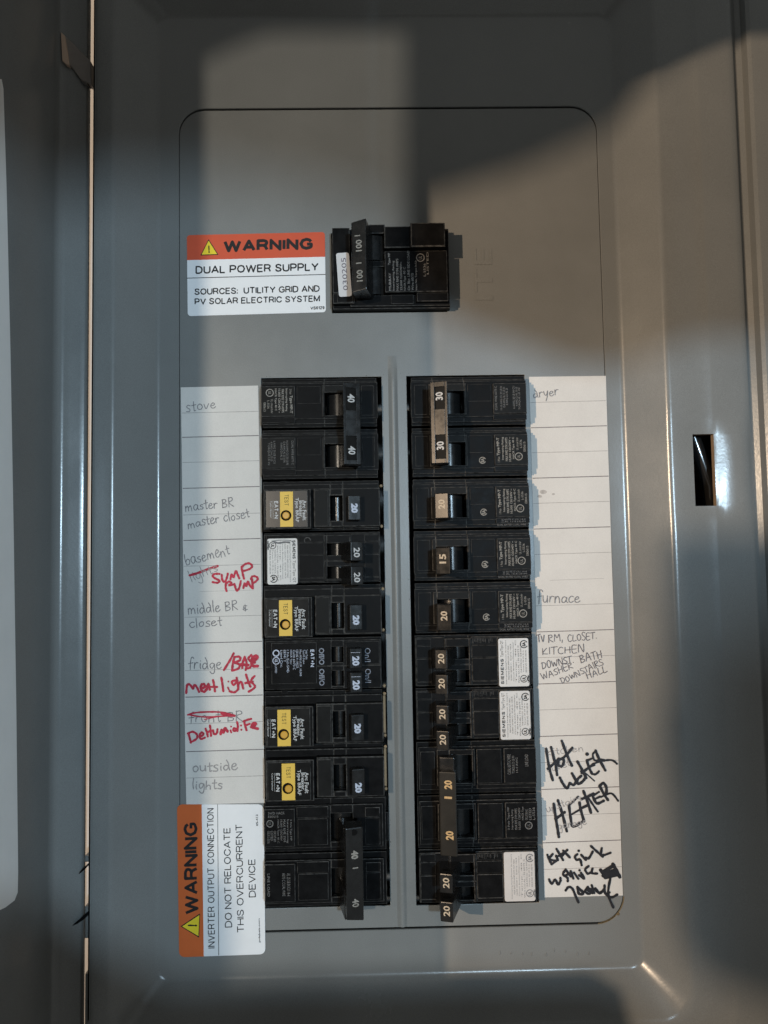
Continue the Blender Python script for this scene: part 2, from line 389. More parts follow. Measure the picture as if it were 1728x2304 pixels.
man(EL + 3.4, SL0 - 5.5, 8.0); man(EL + 1.6, SL0 - 2.6, 8.0); man(EL + .5, SL0, 7.95); man(EL + .1, SL0 + 3, 7.9)
man(EL - .02, SL1 - 2.2, 8.0); man(EL - .03, SL1 - .9, 8.2); man(EL - .04, SL1, 8.22)
man(EL - .05, SL1 + 1.6, 8.15); man(EL - .06, SL1 + 4.0, 8.05); man(EL - .07, SL1 + 7.5, 7.9); man(EL - .08, SL1 + 11.5, 7.7); man(EL - .09, SL1 + 15.0, 7.5); man(EL - .09, SL1 + 17.2, 7.2)
man(EL - .1, SL1 + 18.6, 6.4); man(EL - .1, SL1 + 19.4, 4.0); man(EL - .1, SL1 + 21.8, 3.1); man(EL - .1, SL1 + 24.0, 4.4); man(EL - .1, SL1 + 24.8, 8.4); man(EL - .1, SL1 + 26.4, 9.6); man(EL - .1, SL1 + 30, 9.9)
rings.append((EL - .1, 236, -376, 266, 20, 13.5)); rings.append((EL - .12, 238, -378, 268, 20, -15.5))
R = [[(p[0], p[1]) for p in ring_pts(*r[:5])] for r in rings]
n = len(R[0]); tr = MB()
for r, pts in zip(rings, R): tr.v += [(p[0], p[1], dent(p[0], p[1], r[5]) if p[0] > 130 else r[5]) for p in pts]
slot_edges = []
for i in range(len(R) - 1):
    for k in range(n):
        j = (k + 1) % n
        a, b = R[i][k], R[i][j]; c, d = R[i + 1][k], R[i + 1][j]
        mu = (a[0] + b[0] + c[0] + d[0]) / 4; mv = (a[1] + b[1] + c[1] + d[1]) / 4
        if SL0 < mu < SL1 and SV0 < mv < SV1: continue
        tr.f.append((i * n + k, (i + 1) * n + k, (i + 1) * n + j, i * n + j)); tr.m.append(0)
# left side wall down to the plaster
o = tr.obj('trim_frame', PAINT, cover, smooth=True)
bmx = bmesh.new(); bmx.from_mesh(o.data); bmesh.ops.recalc_face_normals(bmx, faces=bmx.faces)
if sum((f.normal.y * f.calc_area()) for f in bmx.faces) > 0: bmesh.ops.reverse_faces(bmx, faces=bmx.faces)
bmx.to_mesh(o.data); bmx.free()
o.data.set_sharp_from_angle(angle=math.radians(32))
sl = MB()      # cut edges of the slot
w1 = dent(SL0, -46, 7.9)
q = [(SL0, SV0), (SL1, SV0), (SL1, SV1), (SL0, SV1)]
qo = [(SL0 - .02, SV0 - .02), (SL1 + .02, SV0 - .02), (SL1 + .02, SV1 + .02), (SL0 - .02, SV1 + .02)]
wt = [dent(x, y, FW - .1 if x < 150 else FW + .18) - .04 for x, y in q]
sl.add([(a, b, w_) for (a, b), w_ in zip(qo, wt)] + [(a, b, w_ - 3.2) for (a, b), w_ in zip(qo, wt)], [(0, 4, 5, 1), (1, 5, 6, 2), (2, 6, 7, 3), (3, 7, 4, 0)])
sl.obj('slot_edge', surf('brown_slot_edge', (0.36, 0.27, 0.19), 0.5, 0.4, 0.15, 200), cover)  # cut edges coloured brown all round

# centre plate: filled outline with three openings
def filled(name, loops, w0, w1, mat, parent, bev=0.15):
    cu = bpy.data.curves.new(name, 'CURVE'); cu.dimensions = '2D'; cu.fill_mode = 'BOTH'
    cu.extrude = ((w1 - w0) / 2 - bev) * MM; cu.bevel_depth = bev * MM; cu.bevel_resolution = 1; cu.offset = -bev * MM
    for lp in loops:
        sp = cu.splines.new('POLY'); sp.points.add(len(lp) - 1); sp.use_cyclic_u = True
        for p, q in zip(sp.points, lp): p.co = (q[0] * MM, q[1] * MM, 0, 1)
    o = bpy.data.objects.new(name, cu); scene.collection.objects.link(o)
    dg = bpy.context.evaluated_depsgraph_get(); dg.update()
    me = bpy.data.meshes.new_from_object(o.evaluated_get(dg)); bpy.data.objects.remove(o); bpy.data.curves.remove(cu)
    for p in me.vertices:
        x, y, z = p.co; p.co = W(x / MM, y / MM, z / MM + (w0 + w1) / 2)
    me.materials.clear(); me.materials.append(mat)
    ob = bpy.data.objects.new(name, me); scene.collection.objects.link(ob)
    if parent is not None:
        ob.parent = parent; ob.matrix_parent_inverse = Matrix.Translation(-Vector(parent.get('base', (0, 0, 0))))
    return ob
OL = (-67.9, -7.6, -256.7, 1.5); OR = (4.9, 64.4, -257.0, 1.6); OM = (-31.9, 26.3, 34.2, 75.6)
plate_loops = [rrect(-108.5, 105.1, -266.9, 140.4, 13, 10)] + [[(a[0], a[2]), (a[1], a[2]), (a[1], a[3]), (a[0], a[3])][::-1] for a in (OL, OR, OM)]
plate = filled('centre_plate', plate_loops, -1.4, 0.0, PLATEM, cover, 0.18)
rb = MB()      # pressed rib between the two openings
prof = [(-2.9, 0.0), (-2.3, .35), (-1.5, 1.0), (-.7, 1.35), (.2, 1.25), (.9, .7), (1.5, .15), (1.8, 0.0)]
secs = []
for v in (12, 7, 3, 0, -5, -130, -262, -266.4):
    k = {12: 0.02, 7: .3, 3: .7}.get(v, 1.0); secs.append([(-1.4 + a, v, 0.02 + b * k) for a, b in prof])
m = len(prof); rb.v = [p for s_ in secs for p in s_]
for i in range(len(secs) - 1):
    for k in range(m - 1): rb.f.append((i * m + k, (i + 1) * m + k, (i + 1) * m + k + 1, i * m + k + 1)); rb.m.append(0)
rb.obj('pressed_rib', PLATEM, cover, smooth=True)
em = MB()
text(em, 'ITE', 40.5, 49.5, 40, 67, .22, rot=90)
eo = em.obj('pressed_lettering', PLATEM, cover)
em = MB()
random.seed(11)
for i in range(9):
    x, y = at(1125 + i * 25 + random.uniform(-4, 4), 2143 + random.uniform(-5, 5)); em.disc(x, y, random.uniform(.6, 1.2), -.05, .28, 8, c=.3, ru=random.uniform(.3, .8))
em.obj('shallow_dent_marks', PAINT, cover)
ch = MB()      # chips and scuffs where breakers were pushed in, dust specks
random.seed(9)
for i in range(46):
    k_ = i % 4
    if k_ == 0: u, v = OR[0] - abs(random.gauss(0.5, .6)), random.uniform(-255, 0)
    elif k_ == 1: u, v = OL[1] + abs(random.gauss(0.4, .5)), random.uniform(-255, 0)
    elif k_ == 2: u, v = random.uniform(-66, 62), 1.9 + abs(random.gauss(.3, .8))
    else: u, v = random.uniform(-105, 103), random.choice((random.uniform(80, 138), random.uniform(4, 30), random.uniform(-265, -259)))
    n_ = random.randint(4, 6); r_ = random.uniform(.08, .26) if k_ < 3 else random.uniform(.06, .14)
    ch.prism([(u + r_ * random.uniform(.5, 1.4) * math.cos(6.283 * j / n_), v + r_ * random.uniform(.5, 1.4) * math.sin(6.283 * j / n_)) for j in range(n_)], -.02, .03 + .001 * i)
o = ch.obj('paint_chips', surf('chip_primer', (0.07, 0.062, 0.055), .8, .1, .4, 600), cover); o['kind'] = 'stuff'
ru = MB()      # old primer in the lower right corner of the seam
for a0, a1, rr in ((-88, -5, 13.3), (-80, -50, 13.0)):
    ru.ring(105.1 - 13, -266.9 + 13, rr, rr + .55, .04, 14, math.radians(a0), math.radians(a1))
x, y = at(1391, 2056); ru.disc(x, y, .8, 0, .3, 8, c=.2)
ru.obj('seam_residue', RUST, cover)

# door, swung open to the left
A = at(194.0, 1150, 6.5)[0]; Bd = at(112, 1150, 15)[0]
E_w = 300.0
Eu = -95.6 + (LN.x + 95.6) * E_w / 1200.0
prof = [(A, 4.6), (A - .15, 6.2), (A - .8, 7.2)]
for t in (0, .25, .5, .75, 1): prof.append((A - 1.2 + (Bd + 4.4 - A + 1.2) * t, 7.4 + 2.0 * t))
prof += [(Bd + 5.0 - 5.0 * math.sin(math.radians(a_)), 14.35 - 5.0 * math.cos(math.radians(a_))) for a_ in (10, 20, 30, 40, 50, 60, 70, 80, 88)]
px, pw = prof[-1]
prof += [(px + (Eu - px) * t, pw + (E_w - pw) * t) for t in (.08, .3, .6, 1)]
prof += [(p[0] - 1.6, p[1]) for p in reversed(prof)]
dm = MB()
VT, VB = 236, -338
nP = len(prof)
dm.v = [(a, VB, b) for a, b in prof] + [(a, VT, b) for a, b in prof]
for i in range(nP):
    j = (i + 1) % nP; dm.f.append((i, nP + i, nP + j, j)); dm.m.append(0)
dm.obj('door', PAINT, cover, smooth=True)
# the card on the inside of the door, running off the left of the picture
def on_door(x, y):
    """pixel on the inner face of the open door"""
    d = ROT @ Vector(((x - 864) / FPX, (1152 - y) / FPX, -1.0))
    n = Vector(((E_w - pw), 0, -(Eu - px))); p0 = Vector((px, 0, pw))
    t = (p0 - CAM).dot(n) / d.dot(n); q = CAM + t * d; return q
cdp = [on_door(*p) for p in ((2, 178), (6, 200), (13, 420), (22, 800), (29, 1200), (35, 1600), (39, 1960), (38, 2008), (31, 2026), (10, 2042), (-60, 2075), (-60, 178))]
cm = MB(); off = Vector((.35, 0, 0))
k = len(cdp); cm.v = [tuple(p + off) for p in cdp] + [tuple(p) for p in cdp]
cm.f = [tuple(range(k))] + [(i, (i + 1) % k, k + (i + 1) % k, k + i) for i in range(k)]; cm.m = [0] * (k + 1)
dcard = cm.obj('door_card', surf('pale_card', (0.80, 0.79, 0.77), 0.7, 0.2, 0.04, 30)); tag(dcard, 'pale card stuck inside the open door, cut off by the left edge of the picture', 'card')
# hinge leaf bridging the gap near the top
hm = MB()
hp = [at(x_, y_, 10.4) for x_, y_ in ((137, 74), (158, 90), (204, 138), (206, 190), (183, 180), (160, 150), (139, 140))]
hm.prism(hp, 5.4, 10.4, .5)
hm.obj('hinge_leaf', surf('hinge_lit_grey', (0.30, 0.27, 0.25), .5, .4, .08, 200), cover)  # paler warm grey paints side light onto the leaf
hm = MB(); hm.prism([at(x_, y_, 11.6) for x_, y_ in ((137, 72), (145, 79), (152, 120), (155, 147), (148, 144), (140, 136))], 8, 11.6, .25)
hm.obj('hinge_lip', surf('lip_lit_beige', (0.75, 0.55, 0.42), 0.5, .4), cover)  # bright beige puts the lamp-lit edge into the colour
for pts in (((162, 149), (180, 157), (194, 172), (206, 191), (198, 191), (188, 176), (176, 163)),
            ((178, 1964), (190, 1951), (206, 1936), (206, 1940), (192, 1955), (180, 1965)),
            ((162, 2084), (178, 2071), (196, 2052), (212, 2041), (208, 2050), (190, 2067), (174, 2078))):
    hm = MB(); wv = 8.6 + (0 if pts[0][1] < 500 else .8)
    hm.prism([at(a, b, wv + 3 * max(0, (200 - a)) / 90) for a, b in pts], wv - 3.0, wv + (1.0 if pts[0][1] < 500 else 1.3)); hm.obj('hinge_notch', HOLE, cover)
# enamel bridges across the gap low on the door side
for (y0, y1) in ((1926, 1940), (2040, 2112), (2192, 2330)):
    hm = MB(); a = at(190, y1, 9.5); b = at(209, y0, 9.5); hm.box(a[0], b[0], a[1], b[1], 2.0, 9.5, .5); hm.obj('hinge_strap', [PAINT, PAINT], cover)

# unseen boards added behind the photographer, each cut to shape a lamp's shadow
def board(name, label, L, h, pix, th=8):
    pts = []
    for x, y in pix:
        u, v = at(x, y, 0); k = h / L.z
        pts.append((L.x * k + u * (1 - k), L.y * k + v * (1 - k)))
    b = MB(); b.prism(pts, h, h + th); o = b.obj(name, BLOCKM)
    return tag(o, label, name.replace('_', ' '))
board('right_half_blocker', 'unseen light blocker added behind the camera, shading the upper right of the cover', LN, 450,
      [(912, -500), (908, 560), (925, 660), (965, 695), (972, 900), (990, 1500), (1012, 2100), (1016, 2800), (1745, 2800), (1745, -500)])
board('top_blocker', 'unseen blocker added behind the camera, shading the top of the panel', LN, 470, [(-700, -500), (-700, 150), (440, 150), (470, 132), (560, 92), (610, 76), (1745, 76), (1745, -500)])
board('top_corner_blocker', 'unseen slanting blocker added behind the camera, shading the top right corner of the cover', LP, 700,
      [(300, -900), (300, 640), (960, 428), (1100, 385), (1290, 298), (1330, 262), (1400, 214), (1500, 150), (1570, 84), (1650, 62), (2200, -60), (2200, -900)])
board('lower_right_blocker', 'unseen light blocker added behind the camera, shading the lower right of the cover', LP, 700,
      [(1514, 1245), (1522, 1224), (1545, 1212), (2300, 1206), (2300, 2500), (1760, 2240), (1600, 2180), (1545, 2100), (1520, 1740), (1502, 1716), (1512, 1690), (1500, 1650), (1500, 1612), (1516, 1580)])
board('door_top_blocker', 'unseen blocker added behind the camera, keeping the cool lamp off the top of the door', LC, 600,
      [(-600, -1600), (-600, 500), (0, 480), (460, 390), (900, 480), (930, 560), (930, -1600)])
board('upper_right_blocker', 'unseen blocker added right of the camera, keeping the cool lamp off the upper right', LC, 400,
      [(895, -1200), (900, 600), (930, 660), (965, 690), (1060, 735), (1290, 822), (1380, 826), (1440, 815), (1500, 790), (1560, 775), (2300, 790), (2300, -1200)], 5)
board('foot_blocker_warm', 'unseen blocker added low behind the camera, shading the foot of the cover', LP, 420,
      [(700, 2196), (1330, 2184), (1385, 2210), (1430, 2290), (1440, 2900), (700, 2900)], 4)
board('foot_blocker_neutral', 'dark workbench top low behind the camera, shading the foot of the cover', LN, 480,
      [(-200, 2215), (380, 2210), (640, 2196), (800, 2190), (1060, 2186), (1060, 2800), (-200, 2800)])
board('foot_blocker_cool', 'unseen blocker added below the camera, shading the foot of the cover from the cool lamp', LC, 410,
      [(330, 2210), (700, 2200), (1330, 2190), (1400, 2225), (1440, 2330), (1450, 2900), (330, 2900)], 5)
board('blocker', 'dark curtain added unseen far behind the camera, dimming the cool lamp towards the right', LC, 760,
      [(1455, 1330), (1455, 4200), (5200, 4200), (5200, 1330)], 5)
board('door_foot_blocker', 'unseen blocker added behind the camera, keeping the cool lamp off the foot of the door', LC, 440,
      [(-500, 1960), (20, 1960), (90, 2010), (200, 2090), (380, 2200), (700, 2260), (2000, 2300), (2000, 3200), (-500, 3200)])
#PART3

# ================================================================ circuit breakers
# coordinates are those of the right-hand column; the left-hand column is its mirror image about u = -1.7
def X(side, u): return u if side > 0 else -3.4 - u
ROTS = {1: 90, -1: -90}
GRP = 'circuit breakers in the two columns'
class Brk:
    def __init__(s, side, row, poles, label, group=GRP):
        s.s = side; s.v0 = -25.4 * row; s.rot = ROTS[side]
        s.t = thing('circuit_breaker', label, 'circuit breaker', (X(side, 34), s.v0 - 12.7 * poles, 0), group)
        s.b = MB(); s.p = {}
    def box(s, u0, u1, t0, t1, w0, w1, c=.22, mb=None, mi=0, me=1):
        (mb or s.b).box(X(s.s, u0), X(s.s, u1), s.v0 - t0, s.v0 - t1, w0, w1, c, mi, me)
    def win(s, u0, u1, t0, t1, a0, a1, b0, b1, w0, w1, c=.22, mi=0, me=1):
        """slab with a rectangular window a0..a1 (u), b0..b1 (t)"""
        s.box(u0, a0, t0, t1, w0, w1, c, None, mi, me); s.box(a1, u1, t0, t1, w0, w1, c, None, mi, me)
        if b0 > t0 + .05: s.box(a0 - .01, a1 + .01, t0, b0, w0, w1 - .02, c, None, mi, me)
        if b1 < t1 - .05: s.box(a0 - .01, a1 + .01, b1, t1, w0, w1 - .02, c, None, mi, me)
    def body(s): return s.b.obj('body', [BLK, BLKE, PAD], s.t)
    def hub(s, uc, t0, t1, w, r, name='pivot'):
        m = MB(); n = 12; vs = []
        for tt in (t0, t1):
            for i in range(n + 1):
                a = math.pi * i / n; vs.append((X(s.s, uc) + r * math.cos(a), s.v0 - tt, w + r * math.sin(a)))
        m.add(vs, [(i, i + 1, n + 2 + i, n + 1 + i) for i in range(n)]); return m.obj(name, BLKG, s.t, smooth=True)
    def handle(s, u0, u1, t0, t1, w, base_u=(2.0, 3.6), wb=3.5, slope=2.0, parent=None, bev=.45, mat=None, win=()):
        """lever leaning to the centre of the panel; front face slopes by `slope` across its width"""
        P = lambda u, t, ww: (X(s.s, u), s.v0 - t, ww)
        m = MB(); tp = .5
        vs = [P(u0 + base_u[0], t0 + tp, wb), P(u1 + base_u[1], t0 + tp, wb), P(u1 + base_u[1], t1 - tp, wb), P(u0 + base_u[0], t1 - tp, wb),
              P(u0, t0, w - slope / 2), P(u1, t0, w + slope / 2), P(u1, t1, w + slope / 2), P(u0, t1, w - slope / 2)]
        m.add(vs, [(3, 2, 1, 0), (4, 5, 6, 7), (0, 1, 5, 4), (1, 2, 6, 5), (2, 3, 7, 6), (3, 0, 4, 7)])
        h = m.obj('handle', mat or BLKG, s.t, bevel=bev)
        s.hf = lambda u, v: w + (u - X(s.s, (u0 + u1) / 2)) * s.s * slope / (u1 - u0) + .05
        return h
    def txt(s, mb, string, u0, u1, t0, t1, w, bold=0.0, sp=1.0):
        a, b = sorted((X(s.s, u0), X(s.s, u1)))
        text(mb, string, a, b, s.v0 - t1, s.v0 - t0, w, rot=s.rot, bold=bold, sp=sp)
def bsans(br, mb, s_, u0, u1, t0, t1, w, weight=.18, gap=.2):
    a, b = X(br.s, u0), X(br.s, u1)
    lo, hi = min(a, b), max(a, b); v0, v1 = br.v0 - t1, br.v0 - t0
    if br.s > 0: q = ((hi, v0), (hi, v1), (lo, v1), (lo, v0))
    else: q = ((lo, v1), (lo, v0), (hi, v0), (hi, v1))
    sans(mb, lambda x, y, w_: (x, y), s_, *q, w, weight, gap)
def eye(br, h, u, t, w, r=1.5, ru=None):
    """dark tie-hole in a handle"""
    m = MB(); m.disc(X(br.s, u), br.v0 - t, r * .55, w - .6, w, 16, ru=ru or r); m.obj('tie_hole', HOLE, br.t)
def side_hole(br, u0, u1, t, w0, w1, up=1):
    """oval hole in the flank of a lever that faces up"""
    m = MB(); n = 14; vs = []
    cu = (u0 + u1) / 2; cw = (w0 + w1) / 2
    for i in range(n):
        a = 2 * math.pi * i / n; vs.append((X(br.s, cu + (u1 - u0) / 2 * math.cos(a)), br.v0 - t + up * .03, cw + (w1 - w0) / 2 * math.sin(a)))
    vs2 = [(a, b - up * .5, c) for a, b, c in vs]
    m.add(vs + vs2, [tuple(range(n))] + [(i, (i + 1) % n, n + (i + 1) % n, n + i) for i in range(n)]); m.obj('tie_hole', HOLE, br.t)
MPT = ['1 Pole', 'Type MP-T', 'Interrupting Rating', 'MAX RMS SYM AMPS', '10,000 120/240 V~', 'HACR Type 40 C', 'LISTED CKT BKR', 'ISSUE NO. L-5536', 'E80615']
def mpt_block(br, t0, first='1 Pole'):
    """fine print of the label pad; block 48..62 in u, reads along t"""
    m = MB(); w = 9.54
    bot = br.s > 0
    def L(s_, u, h, a, b, bold=0.0):
        br.txt(m, s_, u, u + h, (t0 + a), (t0 + b), w, bold)
    a, b = (1.4, 13.4)
    L(first, 48.3, 1.1, b - 2.6, b, .0) if bot else L(first, 48.3, 1.1, a, a + 2.6)
    (L('Type MP-T', 47.9, 1.7, a, b - 3.2, .03) if bot else L('Type MP-T', 47.9, 1.7, a + 3.2, b, .03))
    for i, (s_, la, lb) in enumerate((('Interrupting Rating', 1.2, 12.4), ('MAX RMS SYM AMPS', 1.4, 13), ('10,000 120/240V ~', 1.2, 13.2), ('HACR Type 40 C', 1.2, 12))):
        a_, b_ = (la, lb) if not bot else (la, lb)
        L(s_, 50.3 + i * 1.75, 1.25, a_, b_, .015)
    if bot:
        L('UL circuit brkr', 57.4, 1.15, 1.4, 7.6); L('L-5536', 59.2, 1.1, 2.6, 6.6); L('E80615', 61.0, 1.1, 3.6, 8.4)
        m.ring(58.6, br.v0 - t0 - 10.8, 1.55, 1.95, w + .01, 20); br.txt(m, 'UL', 57.9, 59.3, t0 + 10.0, t0 + 11.6, w)
    else:
        L('UL circuit brkr', 57.4, 1.15, 6.4, 13.4); L('L-5536', 59.2, 1.1, 7, 11); L('E80615', 61.0, 1.1, 8, 12.4)
        m.ring(X(-1, 59.0), br.v0 - t0 - 3.2, 1.55, 1.95, w + .01, 20); br.txt(m, 'UL', 58.3, 59.7, t0 + 2.4, t0 + 4.0, w)
    m.obj('rating_print', PRT, br.t)
def wire_block(br, t0, clear=True):
    m = MB(); w = 9.54
    br.txt(m, 'CU/AL WIRE 60/75 C', 47.6, 48.7, t0 + 1.4, t0 + 13.2, w)
    for k, u in enumerate((50.2, 51.6, 53.0, 56.4, 57.8, 59.2)):
        br.txt(m, ('14-10 AWG CU 20 LB IN', '12-8 AWG AL 25 LB IN', '8 AWG CU-AL 25', '6 AWG 30 LB IN CU', '4 AWG CU-AL 35 LB', 'TORQUE LB IN')[k], u, u + 1.05, t0 + 1.4 + (k % 3) * .5, t0 + 13.2 - (k * 7 % 5) * .6, w)
    m.obj('rating_print', PRTD, br.t)
def csa(br, u, t, w=8.35, mat=None, r=1.7):
    m = MB(); m.ring(X(br.s, u), br.v0 - t, r * .78, r, w, 22, .4, 5.9); br.txt(m, 'SA', u - r * .5, u + r * .5, t - r * .62, t + r * .62, w, .04); m.obj('approval_mark', mat or PRT, br.t)
def mpt_pole(br, o):
    """one pole of the long-label kind; o = offset of the pole in t"""
    br.win(6.9, 63.1, o + .5, o + 24.6, 17.2, 32.6, o + 8.2, o + 19.6, -20, 5.4)
    br.win(6.9, 63.1, o + 2.2, o + 23.3, 17.2, 32.6, o + 8.2, o + 19.6, 5.3, 7.0, .3)
    br.win(6.5, 63.3, o + 3.2, o + 21.0, 17.2, 32.6, o + 8.2, o + 19.6, 6.9, 8.2, .25)
    br.box(8.2, 14.4, o + 4.9, o + 19.7, 8.1, 8.7)
    br.win(15.4, 33.6, o + 4.7, o + 20.0, 17.2, 32.6, o + 8.2, o + 19.6, 8.1, 9.4, .3, 2)
    br.box(34.4, 45.9, o + 4.9, o + 13.4, 8.1, 8.45, .15)
    br.box(46.8, 63.2, o + 4.8, o + 19.8, 8.1, 9.5, .3, None, 2)
    br.box(46.9, 63.3, o + 20.2, o + 22.6, 6.9, 8.35, .15)
def mpt(side, row, amps, label, tie=False, tho=(9.0, 21.2)):
    br = Brk(side, row, 2 if tie else 1, label)
    for k in ((0, 1) if tie else (0,)):
        mpt_pole(br, 25.4 * k); br.hub(25.5, 25.4 * k + 8.3, 25.4 * k + 19.5, -1.5, 6.6)
    br.body()
    if not tie:
        h = br.handle(15.8, 22.0, tho[0], tho[1], 25.5, slope=2.75 if row == 2 else 3.4)
        m = MB(); br.txt(m, amps, 17.4, 20.4, tho[0] + 3.1, tho[0] + 7.5, br.hf, .03); m.obj('rating_number', CREAM if side > 0 else WPRT, h)
        mpt_block(br, 4.9); csa(br, 41.0, 17.2)
        m = MB(); br.txt(m, 'CU 14-8 AWG', 49.5, 50.6, 20.6, 22.4, 8.4); br.txt(m, 'CU/AL WIRE', 48, 62, 0, .01, 8.4) if False else None
        for i, s_ in enumerate(('60/75 C CU 14-8', 'AL 12-8 LB-IN')):
            text(m, s_, 51.0, 61.2, br.v0 - 21.3 - i * 1.0, br.v0 - 20.6 - i * 1.0, 8.42, rot=0)
        text(m, 'DUAL RATED CU/AL WIRE', 47.6, 61.8, br.v0 - 23.9, br.v0 - 23.0, 5.6 + 1.5, rot=0)
        m.obj('wire_print', PRTD, br.t)
    else:
        # long tie bar across both poles with two shallow windows
        P = lambda u, t, ww: (X(br.s, u), br.v0 - t, ww)
        m = MB(); u0, u1, t0, t1, w, sl = 14.9, 22.6, 7.2, 45.7, 25.0, 2.2
        ww = lambda u: w - sl / 2 + (u - u0) * sl / (u1 - u0)
        def slab(a0, a1, b0, b1, dz0, dz1, mb):
            vs = [P(a0, b0, ww(a0) + dz0), P(a1, b0, ww(a1) + dz0), P(a1, b1, ww(a1) + dz0), P(a0, b1, ww(a0) + dz0),
                  P(a0, b0, ww(a0) + dz1), P(a1, b0, ww(a1) + dz1), P(a1, b1, ww(a1) + dz1), P(a0, b1, ww(a0) + dz1)]
            mb.add(vs, [(3, 2, 1, 0), (4, 5, 6, 7), (0, 1, 5, 4), (1, 2, 6, 5), (2, 3, 7, 6), (3, 0, 4, 7)])
        slab(u0, u1, t0, t1, -7, -1.3, m)
        h = m.obj('handle_tie', BLKG, br.t, bevel=.5)
        m = MB()
        for a_, b_ in ((9.6, 20.2), (32.4, 43.6)):      # sloping window floors
            m.add([P(16.7, a_, ww(16.7) - 1.25), P(21.4, a_, ww(21.4) - .35), P(21.4, b_, ww(21.4) - .35), P(16.7, b_, ww(16.7) - 1.25)], [(0, 1, 2, 3)])
        m.obj('tie_window', PAD, h)
        m = MB()
        wins = ((9.6, 20.2), (32.4, 43.6))
        xs = (u0, 16.7, 21.4, u1)
        slab(xs[0], xs[1], t0, t1, -1.2, 0, m); slab(xs[2], xs[3], t0, t1, -1.2, 0, m)
        slab(xs[1] - .01, xs[2] + .01, t0 + .02, wins[0][0], -1.2, -.03, m); slab(xs[1] - .01, xs[2] + .01, wins[0][1], wins[1][0], -1.2, -.03, m); slab(xs[1] - .01, xs[2] + .01, wins[1][1], t1 - .02, -1.2, -.03, m)
        f = m.obj('tie_frame', BLKG, h, bevel=.16)
        for a, b in ((8.6, 20.8), (33.2, 45)):
            m = MB()
            vs = [P(17.5, a + 1, 3), P(25.5, a + 1, 3), P(25.5, b - 1, 3), P(17.5, b - 1, 3), P(u0 + .6, a, ww(u0) - 6.5), P(u1 - .4, a, ww(u1) - 6.5), P(u1 - .4, b, ww(u1) - 6.5), P(u0 + .6, b, ww(u0) - 6.5)]
            m.add(vs, [(3, 2, 1, 0), (4, 5, 6, 7), (0, 1, 5, 4), (1, 2, 6, 5), (2, 3, 7, 6), (3, 0, 4, 7)]); m.obj('handle', BLKG, br.t, bevel=.3)
        m = MB(); hf = lambda u, v: ww(u if side > 0 else -3.4 - u) - 1.2 + .9 * ((u if side > 0 else -3.4 - u) - 16.7) / 4.7
        br.txt(m, amps, 17.3, 20.7, 12.0 if side > 0 else 12.4, 15.9 if side > 0 else 16.4, hf, .03)
        m.obj('rating_number', WPRT, h); m = MB()
        br.txt(m, amps, 17.3, 20.7, 35.4 if side > 0 else 37.0, 39.4 if side > 0 else 41.0, hf, .03)
        m.obj('rating_number', WPRT, h)
        if side > 0: wire_block(br, 4.9); mpt_block(br, 30.3); csa(br, 41.0, 42.6)
        else: mpt_block(br, 4.9, '2 Pole'); wire_block(br, 30.3); csa(br, 41.0, 7.2)
    return br
